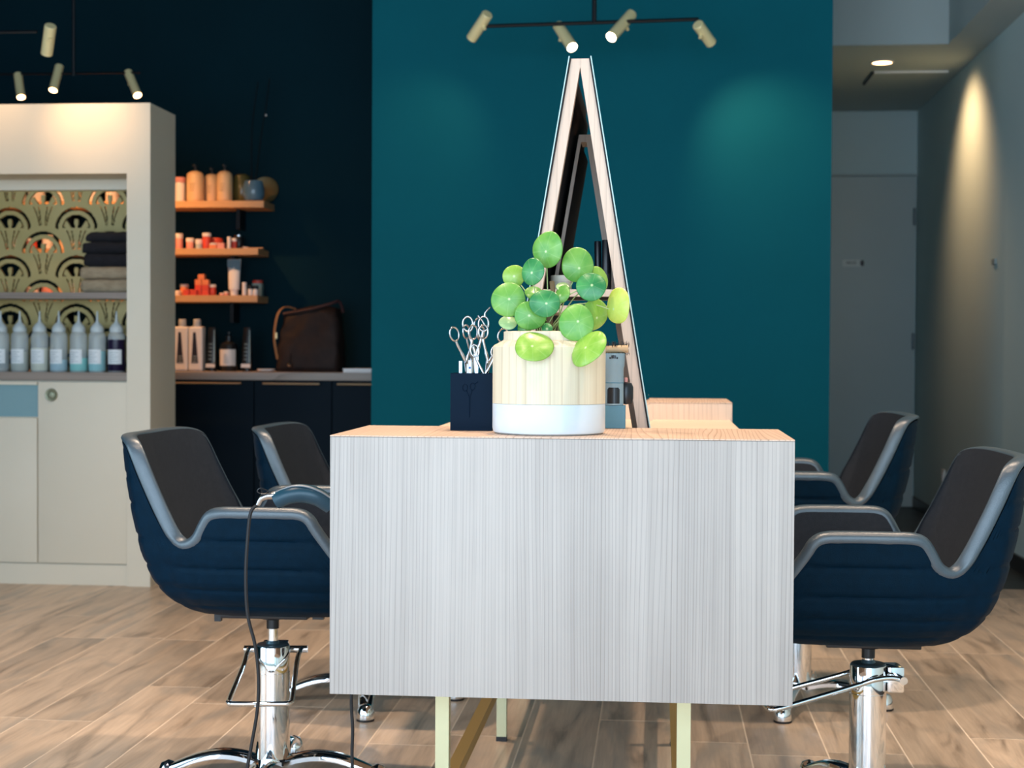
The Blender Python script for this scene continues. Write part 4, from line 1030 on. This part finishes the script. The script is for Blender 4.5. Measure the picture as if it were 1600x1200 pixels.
# ------------------------------------------------------------------ curling iron hung at the desk's left side
CI = thing('hair_curler', 'curved petrol blue hair tool handle hooked on the left side of the desk', 'hair tool', (-.585, 2.80, .70))
def ci(px, py, Y): return up(px, py, Y)-CI.location
path = catmull([ci(431, 783, 2.78), ci(450, 774, 2.78), ci(472, 771, 2.785), ci(495, 776, 2.79), ci(517, 790, 2.80)], 6)
rad = [.0155+.002*math.sin(PI*i/(len(path)-1)) for i in range(len(path))]
MB().tube(path, rad, 16).build('handle', M_iron, CI, sm=40)
tp = catmull([ci(432, 769, 2.776), ci(455, 760, 2.774), ci(478, 760, 2.776), ci(500, 768, 2.782), ci(517, 779, 2.79)], 6)
MB().tube(tp, [.0045]*len(tp), 10, flat=.5, up=(0, 0, 1)).build('clamp_lever', node_mat('pale_lever', (.20, .22, .24), .35), CI, sm=40)
MB().tube(catmull([ci(403, 789, 2.775), ci(408, 780, 2.775), ci(418, 775, 2.776), ci(433, 774, 2.778)], 4), [.0045, .0048, .005, .0052, .0055, .006, .0062, .0065, .007, .0075, .008, .008, .008], 10).build('cord_sleeve', M_steel, CI, sm=40)
lp = catmull([ci(421, 772, 2.77), ci(410, 772, 2.765), ci(402, 768, 2.765), ci(406, 763, 2.765), ci(414, 765, 2.77), ci(425, 770, 2.775)], 4)
MB().tube(lp, .0012, 6).build('hanging_loop', M_black, CI, sm=40)
MB().box(.003, .0165, -.02, .02, -.02, .05, bev=.003).build('hook_plate', M_black, CI)
cord_pts = [up(404, 788, 2.775), up(392, 800, 2.77), up(387, 840, 2.765), up(384, 900, 2.76), up(387, 960, 2.76), up(399, 1010, 2.76), up(404, 1060, 2.76), up(402, 1110, 2.76), up(392, 1170, 2.76), up(384, 1220, 2.76)]
last = cord_pts[-1]
cord_pts += [Vector((last.x-.005, 2.76, .09)), Vector((last.x+.01, 2.77, .02)), Vector((last.x+.06, 2.80, .006)), Vector((last.x+.18, 2.86, .006))]
MB().tube([p-CI.location for p in catmull(cord_pts, 5)], .0032, 8).build('cord', M_blackrub, CI, sm=40)
CC = thing('power_cord', 'thin black cable hanging from under the desk down to the floor at left', 'cable', (-.55, 2.80, 0))
c2 = [up(550, 1060, 2.80), up(549, 1100, 2.80), up(551, 1140, 2.80), up(550, 1180, 2.80), up(552, 1230, 2.80), Vector((-.553, 2.80, .08)), Vector((-.55, 2.81, .015)), Vector((-.52, 2.85, .005)), Vector((-.45, 2.95, .005))]
c2[0].z = .3975
MB().tube([p-CC.location for p in catmull(c2, 5)], .0032, 8).build('cord', M_blackrub, CC, sm=40)

# ------------------------------------------------------------------ styling chairs
def lerp_table(T):
    def f(z):
        if z <= T[0][0]: return T[0][1]
        for (a, va), (b_, vb) in zip(T, T[1:]):
            if z <= b_:
                u = (z-a)/(b_-a); return va+(vb-va)*u
        return T[-1][1]
    return f
Bx = lerp_table([(.404, .11), (.407, .13), (.412, .152), (.422, .177), (.445, .214), (.48, .247), (.52, .268), (.56, .284), (.64, .305), (.72, .320), (.82, .332), (.85, .334)])
Fx = lerp_table([(.404, .13), (.408, .165), (.416, .20), (.43, .238), (.455, .265), (.50, .275), (.66, .275)])
Sy = lerp_table([(.404, .10), (.407, .13), (.412, .162), (.422, .19), (.435, .215), (.46, .248), (.50, .275), (.56, .287), (.66, .292), (.85, .292)])
rim_half = [(.285, 0, .452), (.283, .10, .453), (.278, .18, .458), (.268, .225, .475), (.243, .256, .515), (.205, .272, .570), (.165, .281, .625), (.150, .284, .648), (.128, .286, .660), (.08, .287, .662), (0, .288, .662), (-.046, .287, .661),
            (-.070, .285, .653), (-.085, .282, .632), (-.098, .279, .608), (-.114, .275, .594), (-.138, .270, .590), (-.164, .265, .604), (-.184, .260, .632), (-.206, .255, .672), (-.233, .250, .728), (-.254, .244, .775), (-.268, .232, .799), (-.288, .200, .810), (-.308, .140, .812), (-.320, .07, .811), (-.324, 0, .810)]
half = catmull(rim_half, 3)
rim = half + [Vector((p.x, -p.y, p.z)) for p in half[-2:0:-1]]
NR = len(rim)
ZB = .405
def outer(p, z):
    fx = (Fx(z)/Fx(p.z)) if p.x > 0 else (Bx(z)/Bx(p.z))
    # back side rims belong to a bucket that bulges out behind them
    x = p.x*fx
    if p.x < 0:
        bul = max(0, min(1, (p.z-.56)/.05))
        x -= 0.0
    y = p.y*Sy(z)/Sy(p.z)
    return Vector((x, y, z))
def nrm2(p):
    """outward direction of the padding's thickness: sideways on the arms, backwards on the backrest"""
    v_ = Vector(((abs(p.x)/.29)**3*(1 if p.x > 0 else -1), (abs(p.y)/.29)**3*(1 if p.y > 0 else -1), 0))
    v_ = v_.normalized() if v_.length > 1e-6 else Vector((1, 0, 0))
    t_ = max(0, min(1, (-p.x-.105)/.09)); t_ = t_*t_*(3-2*t_)
    if t_ > 0:
        v_ = v_*(1-t_)+Vector((-1, .12*(1 if p.y > 0 else -1)*min(1, abs(p.y)/.2), 0))*t_
    return v_.normalized()
seams = (.592, .531, .482, .440)
def quilt(z, x, y, p):
    d_ = 0
    for s_ in seams: d_ -= .0050*math.exp(-((z-s_)/.0045)**2)
    if p.x < -.1 and p.z > .66:
        for s_ in (.665, .725, .785): d_ -= .0045*math.exp(-((z-s_)/.0045)**2)
        for s_ in (-.15, -.05, .05, .15): d_ -= .0045*math.exp(-((y-s_)/.006)**2)
    else:
        for s_ in (-.10, .0, .10): d_ -= .0016*math.exp(-((x-s_)/.004)**2)
    return d_
TH_ = .034
shell_m = MB(); rows = 56; vs = []
for p in rim:
    nn = nrm2(p)
    ztop = p.z-.012
    for j in range(rows+1):
        t_ = j/rows
        z = ztop+(ZB-ztop)*t_
        q = outer(p, z)
        # soft roll just below the rim seam
        q -= Vector((nn.x, nn.y, 0))*(-quilt(z, q.x, q.y, p))*min(1, t_*10)*min(1, (1-t_)*8)
        vs.append(q)
fs = []
for i in range(NR):
    for j in range(rows):
        fs.append((i*(rows+1)+j, ((i+1) % NR)*(rows+1)+j, ((i+1) % NR)*(rows+1)+j+1, i*(rows+1)+j+1))
fs.append(tuple(i*(rows+1)+rows for i in range(NR)))
shell_m.poly(vs, fs)
shell_me = shell_m.mesh('shell', 50); shell_me.materials.append(M_shell)
# padded rim: a rounded band over the top edge
rim_m = MB(); vs = []; prof_r = []
for k_ in range(13):
    a = PI*k_/12
    prof_r.append((TH_/2-TH_/2*math.cos(a), .012*math.sin(a)))     # inward, up
prof_r = [(.0015, -.012)]+[(-.0012, -.008)]+prof_r[0:]+[(TH_+.0005, -.014)]
nk = len(prof_r)
for i, p in enumerate(rim):
    nn = nrm2(p)
    tg_ = (rim[(i+1) % NR]-rim[i-1]).normalized()
    upv = nn.cross(tg_)
    upv.normalize()
    kb_ = 1-.62*max(0, min(1, (-p.x-.105)/.09))
    for a, b_ in prof_r: vs.append(p-nn*a+upv*b_*kb_-Vector((0, 0, .008*kb_)))
rim_m.poly(vs, [(i*nk+k_, ((i+1) % NR)*nk+k_, ((i+1) % NR)*nk+k_+1, i*nk+k_+1) for i in range(NR) for k_ in range(nk-1)])
rim_me = rim_m.mesh('padded_rim', 60); rim_me.materials.append(M_piping)
# inner upholstery
SZ = .478
in_m = MB(); vs = []; rin = 26
for i, p in enumerate(rim):
    nn = nrm2(p)
    uh = nn.cross((rim[(i+1) % NR]-rim[i-1]).normalized()); uh = Vector((uh.x, uh.y, 0))
    zt_ = p.z-.012*(1-.7*max(0, min(1, (-p.x-.105)/.09)))
    for j in range(rin+1):
        t_ = j/rin
        if t_ < .6:
            z = zt_+(SZ-.006-zt_)*(t_/.6) if zt_ > SZ else zt_
            q = outer(p, max(z, .45)); th_ = TH_+.030*max(0, min(1, (p.z-z)/.25))
            q = Vector((q.x-nn.x*th_, q.y-nn.y*th_, z))-uh*.001*max(0, 1-t_*2)
            last_q = q
        else:
            u = (t_-.6)/.4
            q = Vector((last_q.x*(1-u), last_q.y*(1-u), last_q.z+(SZ+.012-last_q.z)*math.sin(u*PI/2)))
        vs.append(q)
in_m.poly(vs, [(i*(rin+1)+j, ((i+1) % NR)*(rin+1)+j, ((i+1) % NR)*(rin+1)+j+1, i*(rin+1)+j+1) for i in range(NR) for j in range(rin)])
in_me = in_m.mesh('seat_upholstery', 60); in_me.materials.append(M_inner)
mech_me = MB().box(-.10, .10, -.085, .085, .374, .387, bev=.003).box(-.13, -.11, -.01, .01, .372, .388).box(.10, .125, -.03, -.015, .366, .388).box(-.115, -.10, -.08, -.065, .366, .39).lathe([(.028, .362), (.05, .376)], 20).mesh('seat_mechanism', 30); mech_me.materials.append(M_black)
sleeve_me = MB().lathe([(.0145, 0), (.0145, .042)], 20).mesh('stem_sleeve', 30); sleeve_me.materials.append(M_black)
rod_me = MB().lathe([(.0120, .30), (.0120, .38)], 20).mesh('stem_rod', 30); rod_me.materials.append(M_chrome)
col_me = MB().lathe([(.0388, .058), (.0400, .060), (.0395, .2575), (.0390, .258), (.0395, .2585), (.0395, .317), (.0385, .319)], 48).mesh('pump_column', 30); col_me.materials.append(M_chrome)
cap_me = MB().lathe([(.0385, .319), (.0360, .322), (.016, .3235), (.013, .330)], 40).mesh('column_cap', 30); cap_me.materials.append(M_cap)
collar_me = MB().lathe([(.044, .046), (.044, .058), (.040, .0605)], 40).mesh('column_collar', 30); collar_me.materials.append(M_black)
# five arched legs
vs = []; nl = 18; sect = []
for i in range(nl):
    r = .025+.212*i/(nl-1); t_ = i/(nl-1)
    zt_ = .050+.026*math.sin(PI*min(1, t_*.9+.1))-.012*t_**2; wd = .030-.010*t_; th_ = .016
    for (yy, zz) in ((-wd, zt_-th_), (-wd, zt_-.006), (-wd*.8, zt_-.001), (-wd*.35, zt_+.002), (wd*.35, zt_+.002), (wd*.8, zt_-.001), (wd, zt_-.006), (wd, zt_-th_)): vs.append((r, yy, zz))
lm_ = MB(); lm_.poly(vs, [(i*8+k_, i*8+(k_+1) % 8, (i+1)*8+(k_+1) % 8, (i+1)*8+k_) for i in range(nl-1) for k_ in range(8)]+[tuple(range(8))[::-1], tuple(range((nl-1)*8, nl*8))])
leg_me = lm_.mesh('leg', 45); leg_me.materials.append(M_chrome)
foot_me = MB().lathe([(.024, .006), (.0245, .012), (.0225, .028), (.016, .042), (.0005, .048)], 24).mesh('foot_dome', 50); foot_me.materials.append(M_chrome)
pad_me = MB().lathe([(.023, 0), (.0245, .001), (.0245, .006), (.023, .0065)], 24).mesh('foot_pad', 40); pad_me.materials.append(M_blackrub)
# footrest: local +x is its outward direction
zf = .298
fr_pts = [(-.058, .062, zf), (-.035, .061, zf+.004), (.0, .060, zf), (.05, .060, zf-.016), (.20, .068, zf-.058), (.222, .066, zf-.062), (.230, .052, zf-.063), (.230, -.052, zf-.063), (.222, -.066, zf-.062), (.20, -.068, zf-.058), (.05, -.060, zf-.016), (0, -.060, zf), (-.035, -.061, zf+.004), (-.058, -.062, zf)]
fr_me = MB().tube(catmull(fr_pts, 4), .0058, 12).mesh('footrest_bar', 50); fr_me.materials.append(M_chrome)
bk_me = MB().box(-.072, -.036, -.030, .030, .262, .318, bev=.004).tube([(-.058, -.074, zf), (-.058, .074, zf)], .0085, 14).mesh('footrest_bracket', 35); bk_me.materials.append(M_chrome)
pd_me = MB().tube(catmull([(.030, 0, .075), (.10, 0, .085), (.19, 0, .078), (.235, 0, .074)], 4), .007, 10).mesh('pump_pedal', 40); pd_me.materials.append(M_chrome)
kb_me = MB().lathe([(.0005, -.014), (.010, -.012), (.014, 0), (.010, .012), (.0005, .014)], 16).mesh('pedal_knob', 40); kb_me.materials.append(M_blackrub)
def chair(label, x, y, seat_rz, lift, base_deg, foot_deg, pedal_deg):
    t = thing('styling_chair', label, 'chair', (x, y, 0), group='styling chairs around the desk')
    for nm, me in (('shell', shell_me), ('padded_rim', rim_me), ('seat_upholstery', in_me), ('seat_mechanism', mech_me)):
        add(nm, me, None, t, (0, 0, lift+(.019 if nm == 'seat_mechanism' else 0)), (0, 0, seat_rz))
    add('stem_sleeve', sleeve_me, None, t, (0, 0, .358+lift))
    add('stem_rod', rod_me, None, t, (0, 0, 0))
    for nm, me in (('pump_column', col_me), ('column_cap', cap_me), ('column_collar', collar_me)): add(nm, me, None, t)
    for k_ in range(4):
        a = math.radians(base_deg+90*k_)
        l = add('leg', leg_me, None, t, (0, 0, 0), (0, 0, a))
        add('foot_dome', foot_me, None, l, (.245, 0, 0)); add('foot_pad', pad_me, None, l, (.245, 0, 0))
    add('footrest_bracket', bk_me, None, t, (0, 0, 0), (0, 0, math.radians(foot_deg)))
    add('footrest_bar', fr_me, None, t, (0, 0, 0), (0, 0, math.radians(foot_deg)))
    if pedal_deg is not None:
        a = math.radians(pedal_deg)
        l = add('pump_pedal', pd_me, None, t, (0, 0, 0), (0, 0, a))
        add('pedal_knob', kb_me, None, l, (.24, 0, .074))
    return t
chair('navy bucket styling chair nearest at the left of the desk', -.880, 3.47, 0, .000, 2, -83, None)
chair('navy bucket styling chair nearest at the right of the desk', .465, 3.41, PI, -.024, 25, 187, None)
chair('navy bucket styling chair further back at the left, before the dark cupboards', -.812, 4.32, 0, -.026, -82, 160, None)
chair('navy bucket styling chair further back at the right, before the grey door', .405, 4.43, PI, .018, -104, 150, None)
